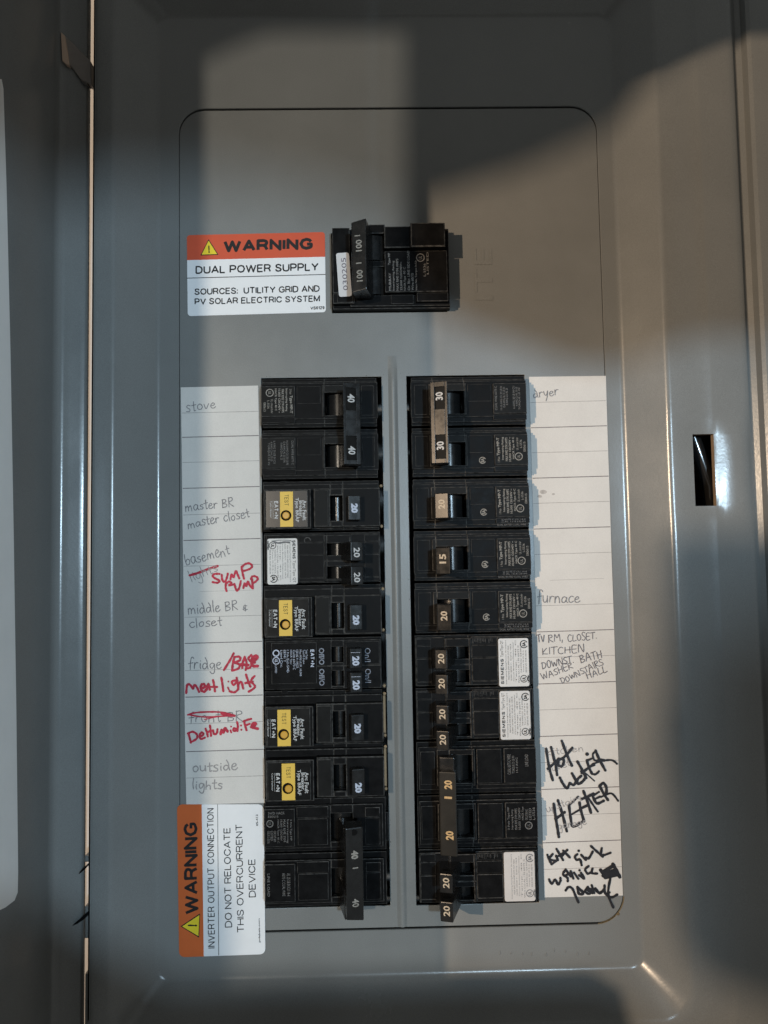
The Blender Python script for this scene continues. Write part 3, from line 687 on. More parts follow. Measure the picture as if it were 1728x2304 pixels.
def af(row, dt, ub, label, handle_gap=True, numt=(0, 0), gloss=False):
    """arc-fault breaker, left column; ub = shift of the yellow band, dt = shift of the plate in t"""
    br = Brk(-1, row, 1, label)
    br.win(6.6, 63.2, .5, 24.7, 24.2, 30.2, 8.0 + dt, 20.2 + dt, -20, 4.6)
    br.box(6.8, 62.8, 1.6 + dt, 23.9 + dt * .6, 4.5, 6.6) if False else br.win(6.6, 62.8, 2.2, 24.0, 24.2, 30.2, 8.0 + dt, 20.2 + dt, 4.5, 7.6, .35)
    br.win(6.2, 38.0, 4.6 + dt * .8, 23.2 + dt * .6, 24.2, 30.2, 8.0 + dt, 20.2 + dt, 7.5, 12.0, .5)
    br.box(31.0, 37.6, 5.4 + dt * .8, 22.6 + dt * .6, 11.9, 12.4, .3, None, 2)
    br.box(39.2, 61.6, 4.9 + dt, 23.9 + dt * .8, 7.5, 14.2, .45)
    br.box(52.0, 55.0, .2, 1.4, -6, 4.9, .1)
    br.body()
    m = MB(); m.box(X(-1, 40.6), X(-1, 60.8), br.v0 - 5.5 - dt, br.v0 - 23.3 - dt * .8, 14.1, 15.0, .3)
    pl = m.obj('label_plate', [surf('warm_gloss_plate', (0.026, 0.019, 0.015), 0.24, 0.7, 0.2, 300) if gloss else PADG, BLKE], br.t)
    u0 = 47.6 - ub; u1 = 53.8 - ub; t0 = 6.1 + dt; t1 = 22.9 + dt
    m = MB(); cu, ct = (u0 + u1) / 2 + .3, 17.5 + dt
    # band with a round hole for the button
    cu_ = bpy.data
    ob = filled('test_band', [[(X(-1, u0), br.v0 - t0), (X(-1, u1), br.v0 - t0), (X(-1, u1), br.v0 - t1), (X(-1, u0), br.v0 - t1)],
                              [(X(-1, cu) + 2.55 * math.cos(2 * math.pi * i / 28), br.v0 - ct + 2.55 * math.sin(2 * math.pi * i / 28)) for i in range(28)]], 14.95, 15.35, YEL, br.t, .06)
    m = MB(); m.disc(X(-1, cu), br.v0 - ct, 2.5, 14.6, 15.06, 28); m.obj('button_well', HOLE, br.t)
    m = MB(); m.disc(X(-1, cu) + (.35 if row != 2 else 0), br.v0 - ct + (0 if row == 2 else -.1), 1.72, 14.8, 15.9, 24, c=.3); m.obj('test_button', OCH, br.t)
    m = MB(); bsans(br, m, 'TEST', cu - 1.3, cu + .7, t0 + 1.3, t0 + 6.8, 15.4, .12); m.obj('test_lettering', surf('olive_ink', (.12, .09, .02), .6, .3), br.t)
    m = MB(); w = 15.05
    bsans(br, m, 'EAT', u1 + .9, u1 + 2.8, t0 + 4.4, t0 + 9.3, w, .22, .16); m.disc(X(-1, u1 + 1.9), br.v0 - t0 - 10.2, .42, w - .05, w, 10); bsans(br, m, 'N', u1 + .9, u1 + 2.8, t0 + 11.0, t0 + 12.8, w, .22)
    m.box(X(-1, u1 + 3.3), X(-1, u1 + 3.42), br.v0 - t0 - 4.2, br.v0 - t0 - 12.8, 14.9, w, 0)
    br.txt(m, 'Cutler-Hammer', u1 + 3.9, u1 + 4.8, t0 + 4.4, t0 + 12.4, w)
    m.obj('maker_print', WPRT, br.t)
    m = MB()
    br.txt(m, 'Type BRAF', u0 - 2.7, u0 - .7, t0 + 3.0, t0 + 14.6, w, .018)
    br.txt(m, 'Breaker,', u0 - 4.5, u0 - 2.6, t0 + 4.4, t0 + 12.6, w, .018)
    br.txt(m, 'Arc Fault', u0 - 6.3, u0 - 4.5, t0 + 4.2, t0 + 13.8, w, .018)
    m.obj('type_print', WPRT, br.t)
    br.hub(27.2, 8.1 + dt, 20.1 + dt, 1.5, 3.0)
    h = br.handle(15.4, 21.2, 8.6 + dt, 20.4 + dt, 18.3, (1.2, 2.2), 5, slope=1.4, bev=.4)
    if row != 2: side_hole(br, 16.8, 20.0, 8.55 + dt, 14.2, 16.2, 1)
    m = MB(); a = 8.6 + dt + (3.9 if row == 2 else 5.0 - numt[0])
    br.txt(m, '20', 16.7, 19.9, a, a + 4.5, br.hf, .06); m.obj('rating_number', BPRT, h)
    m = MB(); m.disc(X(-1, 5.4), br.v0 - 3.0, .75, 1.5, 2.6, 12, c=.3, ru=.8); m.disc(X(-1, 5.4), br.v0 - 23.0, .85, 1.2, 2.4, 12, c=.3, ru=.7)  # small tan nubs at the inner edge of the opening
    if row >= 6: m.box(X(-1, 6.2), X(-1, 4.95), br.v0 - 4, br.v0 - 22, .2, 1.2, .2)
    m.obj('edge_nub', TAN if row < 6 else [TAN, TAN], br.t)
    return br
QTL = ['Interrupting Rating/Pouvoir de coupure', 'MAX RMS SYM AMPS SYM CUT MAX', '10,000 120/240 V~  50 60 Hz  HACR', 'Circuit Breaker/Disjoncteur', 'Temp. 40 C', 'Wire CU-AL / Fil 60/75 C', '14-8 AWG CU  12-8 AWG AL', 'Torque 20-25 lb in', 'ISSUE NO. FOR USE IN']
def qt(side, row, label, tl=(2.2, 25.2), th=((5.6, 14.3), (17.0, 25.9)), warm=False, wtip=22.0, gap=False):
    br = Brk(side, row, 1, label)
    W2 = ((5.7, 11.6), (16.9, 22.9))
    def layer(u0, u1, t0, t1, w0, w1, c=.22):
        mid = 14.2
        br.win(u0, u1, t0, mid, 21.0, 32.2, W2[0][0], W2[0][1], w0, w1, c); br.win(u0, u1, mid + .01, t1, 21.0, 32.2, W2[1][0], W2[1][1], w0, w1, c)
    layer(6.4, 62.8, .4, 24.8, -20, 4.6)
    br.box(6.4, 20.4, 1.2, 24.2, 4.5, 7.0, .3); br.box(33.4, 62.8, 1.2, 24.4, 4.5, 6.6, .3)
    br.win(20.4, 33.4, 1.8, 14.2, 21.0, 32.2, W2[0][0], W2[0][1], 4.5, 8.2, .3); br.win(20.4, 33.4, 14.3, 24.0, 21.0, 32.2, W2[1][0], W2[1][1], 4.5, 8.2, .3)
    for u0, u1 in ((6.8, 14.0), (33.6, 45.8)):
        br.box(u0, u1, 1.8, 5.0, 6.5, 7.2, .2); br.box(u0, u1, 5.3, 11.0, 6.5, 7.7, .2); br.box(u0, u1, 11.3, 22.2, 6.5, 8.1, .25); br.box(u0, u1, 22.5, 24.1, 6.5, 7.3, .2)
    br.box(45.9, 61.6, 1.4, 24.9, 6.4, 8.0, .3)
    br.body()
    w = 8.28
    a, b = sorted((X(side, 46.4), X(side, 61.0)))
    m = MB(); m.prism(rrect(a, b, br.v0 - tl[1], br.v0 - tl[0], 1.0, 3), 7.9, w, .08)
    lab = m.obj('rating_label', SLAB if not warm else surf('warm_grey_label', (0.58, 0.545, 0.52), .5, .4, .05, 200), br.t)
    m = MB(); T0, T1 = tl[0] + .9, tl[1] - 1.2; w += .05; H = T1 - T0
    if not warm:
        n0, n1 = (T0 + H * .42, T1) if side > 0 else (T0, T0 + H * .45)
        bsans(br, m, 'SIEMENS', 47.3, 48.8, n0, n1, w, .22)
        br.txt(m, 'Type/Tipo QT', 47.3, 49.0, *((T0, T0 + H * .38) if side > 0 else (T0 + H * .49, T1 + .4)), w)
    for i, s_ in enumerate(QTL):
        u = 49.6 + i * 1.2
        k0, k1 = (0.04 * ((i * 7) % 4), .02 * ((i * 5) % 6))
        lo, hi = T0 + H * k0, T1 - H * k1
        if u > 56.2:
            if side > 0: lo = T0 + H * .24 if u > 57.5 else lo; hi = T1 - H * .26
            else: hi = T1 - H * .2; lo = T0 + H * .22
        br.txt(m, s_, u, u + .72, lo, hi, w)
    su, tu = (58.4, T1 - 2.4) if side > 0 else (58.4, T0 + 2.4)
    sc, tc = (58.8, T0 + 2.0) if side > 0 else (58.0, T1 - 1.6)
    m.ring(X(side, su), br.v0 - tu, 1.45, 1.8, w, 24); br.txt(m, 'UL', su - .8, su + .8, tu - 1.0, tu + 1.0, w, .05)
    if side > 0: br.txt(m, 'LISTED', 60.2, 60.9, tu - 1.8, tu + 1.8, w, .08)
    else: br.txt(m, 'LISTED', 60.2, 60.9, tu - 2.2, tu + 2.2, w, .08)
    m.ring(X(side, sc), br.v0 - tc, 1.5, 1.95, w + .01, 24, .5 if side > 0 else -2.6, 5.8 if side > 0 else 2.6); br.txt(m, 'SA', sc - .8, sc + .8, tc - 1.1, tc + 1.1, w, .06)
    m.obj('label_print', INK if not warm else INKG, lab)
    if not (side < 0):
        m = MB()       # moulded ticks on the shoulder
        for u0, nn in ((34.2, 5), (38.0, 4), (42.0, 3)):
            for i in range(nn): m.box(u0 + i * .75, u0 + i * .75 + .25, br.v0 - 2.2, br.v0 - 4.4 + (i * 3 % 4) * .3, 7.1, 7.3, .05)
        m.obj('moulded_ticks', BLKE, br.t)
    for k, (a, b) in enumerate(th):
        br.hub(26.6, W2[k][0] + .1, W2[k][1] - .1, -1.0, 5.2)
        h = br.handle(14.7, 20.2, a, b, wtip, (1.0, 7.0), 3.0, slope=1.7, bev=.4)
        lo = a + (2.9 if side < 0 else 1.6)
        m = MB(); br.txt(m, '20', 16.0, 18.9, lo, lo + 4.6, br.hf, .02); m.obj('rating_number', (CREAM if side > 0 else WPRT), h)
        if side > 0: side_hole(br, 16.2, 19.6, a, wtip - 5.4, wtip - 3.0, 1)
    if side < 0:
        m = MB(); m.ring(X(side, 41.6), br.v0 - 4.2, 1.3, 1.65, 7.25, 22, 0, 4.9); m.obj('approval_mark', BLKE, br.t)
    return br
# ---- left column, top to bottom
mpt(-1, 0, '40', 'two-pole 40 amp breaker with a long glossy tie bar, topmost of the left column', tie=True)
af(2, 0.2, 0.0, 'arc-fault breaker with brown glossy plate and yellow TEST band, beside the master BR line', gloss=True)
qt(-1, 3, 'tandem breaker with a scribbled white label, beside the sump pump line', tl=(3.0, 25.2), th=((5.3, 14.4), (16.9, 25.7)))
m = MB(); random.seed(5)
b3 = [o for o in scene.objects if o.name.startswith('rating_label')][-1]
stroke(m, [(-61.5, -80.6), (-59, -81.4), (-56, -81.0), (-53.6, -81.2)], .9, 8.34); stroke(m, [(-62.2, -80.4), (-58, -80.0), (-53, -80.4), (-51.5, -82)], .35, 8.36)
m.obj('ink_smear', INKG, b3)
af(4, 0.9, -0.9, 'arc-fault breaker with yellow TEST band beside the middle BR and closet lines')
def tandem_onoff(row, label):
    br = Brk(-1, row, 1, label)
    W2 = ((4.6, 12.0), (15.9, 23.2))
    def layer(u0, u1, t0, t1, w0, w1, c=.22, mi=0):
        br.win(u0, u1, t0, 13.6, 24.8, 30.6, W2[0][0], W2[0][1], w0, w1, c, mi); br.win(u0, u1, 13.61, t1, 24.8, 30.6, W2[1][0], W2[1][1], w0, w1, c, mi)
    layer(6.6, 62.8, .5, 24.8, -20, 6.0); layer(7.0, 62.2, 1.4, 24.4, 5.9, 9.0, .3)
    br.box(37.6, 59.2, 2.2, 21.6, 8.9, 9.8, .25); br.box(7.6, 23.6, 2.2, 13.0, 8.9, 9.5, .2)
    br.body()
    m = MB(); w = 9.86
    bsans(br, m, 'EAT', 38.7, 40.6, 5.6, 10.4, w, .22, .16); m.disc(X(-1, 39.6), br.v0 - 11.2, .42, w - .05, w, 10); bsans(br, m, 'N', 38.7, 40.6, 12.0, 13.8, w, .22)
    for i, (s_, b) in enumerate((('Tandem / Tandem', 10.2), ('Type BD, Duplex', 12.4), ('Max RMS A.I.R. 10,000', 18.0), ('120/240 V~ HACR', 14.2), ('Cu/Al 60/75 C', 15), ('HACR Type', 12.4), ('1 Pole Each SWD', 16.2), ('E8741 T', 11.2), ('Listed Circ.', 13.8))):
        br.txt(m, s_, 41.8 + i * 1.5, 42.9 + i * 1.5, 5.6, b, w)
    m.ring(X(-1, 56.9), br.v0 - 7.0, 1.1, 1.7, w, 20); m.ring(X(-1, 56.9), br.v0 - 10.6, 1.4, 1.8, w, 20); br.txt(m, 'UL', 56.2, 57.6, 9.8, 11.4, w, .04); br.txt(m, 'LISTED', 56.6, 57.5, 12.9, 16.4, w)
    m.obj('rating_print', BPRT, br.t)
    m = MB()
    for a in (5.0, 14.9):
        br.txt(m, 'Off/O', 34.0, 36.6, a, a + 8.0, 9.1, .02); br.txt(m, 'On/I', 11.8, 14.6, a + .4, a + 7.0, 9.58 if a < 10 else 9.1, .0)
    m.obj('switch_print', surf('dim_bluish_print', (.22, .24, .29), .6, .3, .3, 1500), br.t)
    for k, (a, b) in enumerate(((4.6, 13.8), (15.8, 25.0))):
        br.hub(27.7, W2[k][0] + .1, W2[k][1] - .1, 2.0, 2.9)
        h = br.handle(15.9, 21.4, a, b, 17.5, (1.2, 3.0), 4.0, slope=1.3, bev=.4)
        side_hole(br, 17.0, 20.4, a, 14.0, 15.8, 1)
        m = MB(); br.txt(m, '20', 17.0, 20.4, a + 3.6, a + 8.0, br.hf, .05); m.box(X(-1, 16.6), X(-1, 21.0), br.v0 - a - 1.9, br.v0 - a - 1.75, 17.0, 18.2, 0)
        m.obj('rating_number', BPRT, h)
    m = MB(); m.disc(X(-1, 5.4), br.v0 - 24.6, .85, 1.2, 2.4, 12, c=.3, ru=.8); m.obj('edge_nub', TAN, br.t)
tandem_onoff(5, 'tandem breaker printed Off and On beside both 20 handles, next to the fridge line')
af(6, 1.2, -2.1, 'arc-fault breaker whose yellow TEST band sits furthest left, beside the dehumidifier line', numt=(1.0, 0))
af(7, 0.6, -0.3, 'lowest arc-fault breaker with yellow TEST band, beside the outside lights line', numt=(-1.2, 0))
# ---- lower left two-pole breaker
br = Brk(-1, 8, 2, 'matt black two-pole 40 amp breaker with one long handle, lowest of the left column')
for k in (0, 1):
    o = 25.4 * k
    br.win(5.8, 63.4, o + .5, o + 24.9, 21.5, 32.0, o + 7.0, o + 20.2, -20, 5.5)
    br.win(7.2, 63.2, o + 3.0, o + 22.8, 21.5, 32.0, o + 7.0, o + 20.2, 5.4, 7.6, .3)
    br.box(8.6, 15.6, o + 4.2, o + 8.6, 7.5, 8.9, .3); br.box(8.6, 15.6, o + 9.2, o + 21.6, 7.5, 8.2, .2)
    br.box(33.0, 48.0, o + 3.2, o + 8.4, 7.5, 9.0, .3); br.box(33.4, 47.6, o + 9.0, o + 21.2, 7.5, 8.3, .25)
    br.box(48.9, 63.2, o + 4.0, o + 21.4, 7.5, 9.2, .3)
    br.hub(27, o + 7.1, o + 20.1, -1, 5.4)
br.body()
for a, b in ((9.6, 22.4), (37.2, 50.6)): br.handle(18.2, 25.4, a, b, 19.5, (1.5, 3.5), 4.0, slope=1.6)
m = MB()
P = lambda u, t, ww: (X(-1, u), br.v0 - t, ww)
ww = lambda u: 29.0 + (u - 20.4) * .28
u0, u1, t0, t1 = 16.6, 24.2, 6.6, 47.6
vs = [P(u0 + .4, t0 + .5, 18), P(u1 + 1.2, t0 + .5, 18), P(u1 + 1.2, t1 - .5, 18), P(u0 + .4, t1 - .5, 18), P(u0, t0, ww(u0)), P(u1, t0, ww(u1)), P(u1, t1 - 1.2, ww(u1)), P(u0, t1, ww(u0))]
m.add(vs, [(3, 2, 1, 0), (4, 5, 6, 7), (0, 1, 5, 4), (1, 2, 6, 5), (2, 3, 7, 6), (3, 0, 4, 7)])
h = m.obj('handle_tie', BLKG, br.t, bevel=.6)
hf = lambda u, v: ww(-3.4 - u) + .06
m = MB(); br.txt(m, '40', 18.6, 21.8, 16.6, 20.4, hf, .05); m.obj('rating_number', PRT, h); m = MB(); br.txt(m, '40', 18.6, 21.6, 37.6, 41.2, hf, .02); br.txt(m, 'I', 18.8, 21.2, 24.0, 24.5, hf); m.obj('rating_number', PRT, h)
m = MB(); m.disc(X(-1, 20.6), br.v0 - 8.7, 1.3, 29.0, 29.25, 16, ru=1.7); m.obj('tie_hole', HOLE, h)
m = MB()
m.ring(X(-1, 60.6), br.v0 - 10.6, 1.3, 1.7, 9.26, 20); br.txt(m, 'UL', 60.0, 61.2, 9.8, 11.4, 9.26)
for i, s_ in enumerate(('2 Pole Type MP', 'Interrupting', 'MAX RMS SYM', '10,000 120/240V', 'HACR Type 40 C', 'CIRCUIT BKR', 'LISTED', 'ISSUE L-5536')):
    br.txt(m, s_, 50.2 + i * 1.5, 51.3 + i * 1.5, 8.8 if i < 5 else 14.0, 18.5 + (i * 5 % 3) * .6, 9.26)
text(m, 'SWD HACR', -64.8, -57, br.v0 - 6.4, br.v0 - 5.2, 9.26); text(m, 'E80615', -64.8, -60, br.v0 - 7.9, br.v0 - 6.8, 9.26)
for i in range(3): br.txt(m, ('AL 25 LB IN CU 14-4', '60/75 C CU/AL WIRE', 'LINE LOAD')[i], (51.2, 53.6, 60.8)[i], (52.8, 55.0, 62.0)[i], 33.6, 44.0, 9.26)
m.obj('rating_print', PRTD, br.t)
m = MB(); m.box(X(-1, 6.4), X(-1, 4.5), br.v0 - 9, br.v0 - 22.5, -2, 1.4, .3); m.obj('edge_nub', [BLK, BLKE], br.t)

# ---- right column, top to bottom
mpt(1, 0, '30', 'two-pole 30 amp breaker with a long shiny tie bar, topmost of the right column', tie=True)
mpt(1, 2, '20', 'single-pole 20 amp breaker with a shiny scratched handle, second in the right column', tho=(8.9, 20.9))
mpt(1, 3, '15', 'single-pole 15 amp breaker, the only one marked 15', tho=(8.8, 21.3))
mpt(1, 4, '20', 'single-pole 20 amp breaker with a dull handle, beside the furnace line', tho=(9.7, 21.9))
qt(1, 5, 'tandem 20/20 breaker with a white label, beside the TV room, kitchen and hall lines')
qt(1, 6, 'tandem 20/20 breaker with a white label, directly above the tan-numbered long bar', tl=(1.9, 24.9), th=((5.6, 14.2), (17.2, 25.9)))
br = Brk(1, 7, 2, 'two-pole 20 amp breaker with a dull tan-numbered bar beside Hot Water Heater')
for k in (0, 1):
    o = 25.4 * k
    br.win(6.2, 63.2, o + .5, o + 24.9, 21.5, 32.4, o + 6.0, o + 19.2, -20, 5.2)
    br.win(7.0, 63.0, o + 2.4, o + 22.6, 21.5, 32.4, o + 6.0, o + 19.2, 5.1, 7.2, .3)
    br.win(15.6, 33.6, o + 3.4, o + 20.4, 21.5, 32.4, o + 6.0, o + 19.2, 7.1, 9.2, .3)
    br.box(7.8, 14.6, o + 4.4, o + 19.8, 7.1, 8.2, .2); br.box(34.6, 46.4, o + 3.6, o + 19.6, 7.1, 8.8, .25); br.box(34.6, 63.0, o + 20.4, o + 22.2, 7.1, 7.8, .15)
    br.box(47.6, 63.0, o + 3.4, o + 19.8, 7.1, 8.9, .3)
    br.hub(26.4, o + 6.1, o + 19.1, -1, 5.8)
br.body()
for a, b in ((5.2, 17.4), (31.0, 42.8)): br.handle(16.2, 23.0, a, b, 16.5, (1.0, 2.6), 3.5, slope=1.6)
m = MB()
P = lambda u, t, ww: (X(1, u), br.v0 - t, ww)
ww = lambda u: 22.6 + (u - 19.2) * .26
vs = [P(15.8, 10.8, 15.5), P(23.6, 10.8, 15.5), P(23.6, 47.4, 15.5), P(15.8, 47.4, 15.5), P(15.4, 10.2, ww(15.4)), P(23.0, 10.2, ww(23)), P(23.0, 48.0, ww(23)), P(15.4, 48.0, ww(15.4))]
m.add(vs, [(3, 2, 1, 0), (4, 5, 6, 7), (0, 1, 5, 4), (1, 2, 6, 5), (2, 3, 7, 6), (3, 0, 4, 7)])
h = m.obj('handle_tie', surf('brown_black_bar', (0.014, 0.0125, 0.010), .46, .3, .3, 200, .2, 2200), br.t, bevel=.5)
hf = lambda u, v: ww(u) + .06
m = MB(); br.txt(m, '20', 17.6, 21.2, 13.9, 17.9, hf, .04); m.obj('rating_number', GOLD, h); m = MB(); br.txt(m, '20', 17.8, 21.4, 36.6, 40.6, hf, .04); br.txt(m, 'I', 17.6, 21.0, 21.2, 22.2, hf, .04); m.obj('rating_number', GOLD, h)
side_hole(br, 17.0, 21.4, 5.2, 12.6, 15.0, 1)
m = MB()
for i in range(3): br.txt(m, ('CU/AL 60/75 C WIRE', 'TORQUE 25 LB IN', '14-4 AWG')[i], (49.2, 51.4, 53.2)[i], (50.8, 52.8, 54.2)[i], 6.2 + i * .8, 15.6 - i * .4, 8.96)
br.txt(m, 'LINE LOAD', 57.6, 59.2, 6.4, 12.0, 8.96)
for i, s_ in enumerate(('2 Pole Type MP', 'Interrupting Rating', 'MAX RMS SYM AMPS', '10,000 120/240V', 'HACR Type', 'CIRCUIT BKR 40 C', 'LISTED', 'L-5536')):
    br.txt(m, s_, 48.6 + i * 1.7, 49.8 + i * 1.7, 30.8 + (i * 3 % 4) * .4, 41.4 - (0 if i < 4 else 4.4), 8.96)
m.ring(58.6, br.v0 - 39.6, 1.4, 1.8, 8.98, 20); br.txt(m, 'UL', 57.9, 59.3, 38.8, 40.4, 8.96)
text(m, 'MURRAY', 54.6, 61.4, br.v0 - 45.2, br.v0 - 43.8, 7.3); text(m, '20 AMP', 52.6, 60.0, br.v0 - 47.0, br.v0 - 45.8, 7.3)
m.obj('rating_print', PRTD, br.t)
qt(1, 9, 'tandem 20/20 breaker with a greyish label, lowest of the right column', tl=(1.2, 24.0), th=((4.6, 13.0), (17.0, 25.8)), warm=True, wtip=23.5)

# ---- main breaker
mt = thing('circuit_breaker', 'large black 100 amp main breaker standing alone above the two columns', 'circuit breaker', (-3, 55, 0))
b = MB()
b.box(-31.2, 27.2, 34.6, 75.2, -25, 5.0, .3)
b.box(-31.0, -22.4, 41.6, 74.6, 4.9, 8.6, .35); b.box(-31.0, -20.4, 36.2, 41.2, 4.9, 9.0, .3)
b.box(-28.9, -21.2, 36.4, 41.4, 8.9, 9.5, .3)
b.box(-22.4, 27.0, 35.2, 40.6, 4.9, 7.2, .3); b.box(-2.4, 8.8, 35.8, 40.4, 7.1, 8.4, .25)
b.box(-14.0, -4.8, 71.4, 76.0, 4.9, 9.0, .5)
b.box(-5.2, 7.6, 63.0, 73.8, 4.9, 11.6, .5); b.box(7.6, 24.4, 61.8, 73.8, 4.9, 15.5, .6)
b.box(-5.2, 25.6, 40.9, 61.6, 4.9, 11.0, .4); b.box(10.4, 25.8, 36.4, 40.7, 7.1, 10.2, .3)
b.box(-22.4, -5.4, 55.0, 58.0, 4.9, 7.6, .3)
b.obj('body', [BLK, BLKE, PAD], mt)
b = MB(); n = 12
for v0_, v1_ in ((41, 54.6), (58.4, 70.8)):
    vs = []
    for tt in (v0_, v1_):
        for i in range(n + 1):
            a = math.pi * i / n; vs.append((-11 + 6.4 * math.cos(a), tt, 4 + 4 * math.sin(a)))
    b.add(vs, [(i, i + 1, n + 2 + i, n + 1 + i) for i in range(n)])
b.obj('pivot', BLKG, mt, smooth=True)
b = MB()
wq = lambda u: 25.5 + (u + 17.6) * .25
vs = [(-19.4, 38.8, 5), (-10.6, 38.8, 5), (-10.6, 72.6, 5), (-19.4, 72.6, 5), (-21.2, 35.9, wq(-21.2)), (-14.2, 37.2, wq(-14.2)), (-14.2, 71.4, wq(-14.2)), (-21.2, 70.0, wq(-21.2))]
b.add(vs, [(0, 1, 2, 3)[::-1], (4, 5, 6, 7), (0, 1, 5, 4), (1, 2, 6, 5), (2, 3, 7, 6), (3, 0, 4, 7)])
h = b.obj('handle', BLKG, mt, bevel=.55)
b = MB(); hf = lambda u, v: wq(u) + .06
text(b, '100', -19.2, -16.2, 55.6, 61.2, hf, rot=90, bold=.02); b.obj('rating_number', PRT, h); b = MB(); text(b, '100', -19.0, -16.0, 41.0, 46.6, hf, rot=90, bold=.02); text(b, 'I', -19.2, -16.6, 49.6, 50.2, hf, rot=90); text(b, 'I', -19.6, -17.0, 63.0, 63.5, hf, rot=90)
b.obj('rating_number', PRT, h)
b = MB(); w = 11.05
for i, (s_, a, c) in enumerate((('MURRAY', 0, 9.0), ('Interrupting Rating', 0, 15), ('MAX RMS SYM AMPS', 0, 16), ('22,000 120/240V~', 0, 14.4), ('HACR Type', 0, 7.2), ('Cir. Bkr. LINE SIDE LOAD', 0, 20), ('Wire 60/75', 0, 8.6), ('Issue No. Torque In-Lb', 0, 15))):
    text(b, s_, -3.4 + i * 1.85, -2.2 + i * 1.85, 41.6 + a, 41.6 + c, w, rot=90, bold=.02)
text(b, 'Type MP', -3.6, -2.2, 54.4, 60.6, w, rot=90, bold=.03); text(b, '40 C', 3.8, 4.9, 49.6, 53.4, w, rot=90)
b.ring(12.4, 58.0, 1.7, 2.1, w, 22); text(b, 'UL', 11.6, 13.2, 57.2, 58.8, w, rot=90)
text(b, 'L-5536', 13.8, 14.9, 48.6, 55.0, w, rot=90); text(b, 'LISTED', 15.4, 16.4, 49.6, 60.8, w, rot=90)
b.obj('rating_print', PRTD, mt)
st = thing('number_sticker', 'small white sticker numbered 030205 on the main breaker', 'sticker', (-25.3, 50, 9))
b = MB(); tl_ = .055
pts = rrect(-28.6, -22.2, 39.3, 61.4, 1.1, 4)
def rotp(p, c=(-25.4, 50.2), a=tl_): x, y = p[0] - c[0], p[1] - c[1]; return (c[0] + x * math.cos(a) - y * math.sin(a), c[1] + x * math.sin(a) + y * math.cos(a))
b.prism([rotp(p) for p in pts], 8.7, 9.8, .05); b.obj('sticker_face', surf('off_white_sticker', (0.62, 0.60, 0.60), .5, .4, .04, 100), st)
b = MB(); text(b, '030205', -26.3, -23.9, 42.4, 58.8, 9.86, rot=90, tilt=tl_); b.obj('sticker_number', surf('purple_grey_ink', (.12, .10, .13), .6, .3), st)
#PART4

# ================================================================ labels, index cards and handwriting
def zt(x0, y0, s):
    return lambda x, y, w=0.0: at(x0 + x * s, y0 + y * s, w)
def qtext(mb, Z, s_, BL_, BR_, TR_, TL_, w, bold=0.0, sp=1.0):
    text(mb, s_, 0, 1, 0, 1, w, quad=[Z(*p, w) for p in (BL_, BR_, TR_, TL_)], bold=bold, sp=sp)
Z = zt(400, 480, .39783)
t = thing('warning_label', 'white label with red WARNING band left of the main breaker', 'label', (-70, 55, 0))
lc = [Z(*p) for p in ((52, 125), (832, 107), (838, 560), (57, 582))]
def quadpt(c, a, b): return tuple((c[0][k] * (1 - a) + c[1][k] * a) * (1 - b) + (c[3][k] * (1 - a) + c[2][k] * a) * b for k in (0, 1))
def rq(c, r, a0=0, a1=1, b0=0, b1=1, corners=(1, 1, 1, 1)):
    """rounded quad in label fractions"""
    Wd = math.dist(c[0], c[1]); Hd = math.dist(c[0], c[3]); out = []
    for (a, b, sa, sb, ang, on) in ((a0, b0, 1, 1, 180, corners[0]), (a1, b0, -1, 1, 270, corners[1]), (a1, b1, -1, -1, 0, corners[2]), (a0, b1, 1, -1, 90, corners[3])):
        if not on: out.append(quadpt(c, a, b)); continue
        for i in range(5):
            t_ = math.radians(ang + 90 * i / 4)
            out.append(quadpt(c, a + sa * r / Wd + r / Wd * math.cos(t_), b + sb * r / Hd + r / Hd * math.sin(t_)))
    return out
m = MB(); m.prism(rq(lc, 1.6), 0, .28); face = m.obj('label_face', WLAB, t)
m = MB(); m.prism(rq(lc, 1.6, 0, 1, 0, .31, (1, 1, 0, 0)), .26, .31); m.obj('red_band', ORG, t)
m = MB(); w = .36
sans(m, Z, 'WARNING', (258, 222), (765, 205), (765, 137), (258, 152), w, .25)
sans(m, Z, 'DUAL POWER SUPPLY', (100, 343), (797, 325), (797, 279), (100, 298), w, .175)
sans(m, Z, 'SOURCES:  UTILITY GRID AND', (94, 462), (803, 444), (803, 406), (94, 425), w, .17)
sans(m, Z, 'PV SOLAR ELECTRIC SYSTEM', (95, 517), (804, 500), (804, 463), (95, 481), w, .17)
sans(m, Z, 'VS0129', (750, 545), (830, 542), (830, 524), (750, 527), w)
m.prism([Z(52, 366), Z(835, 345), Z(835, 349), Z(52, 370)], .3, w)
m.obj('label_print', INK, t)
m = MB(); m.prism([Z(175, 148), Z(129, 240), Z(231, 236)], .3, .35); m.obj('triangle_outline', INK, t)
m = MB(); m.prism([Z(175, 156), Z(136, 235), Z(223, 232)], .3, .39); tr_ = m.obj('warning_triangle', TRY, t)
m = MB(); qtext(m, Z, '!', (173, 226), (181, 226), (180, 180), (172, 180), .43, .06); m.obj('exclamation_mark', INK, tr_)

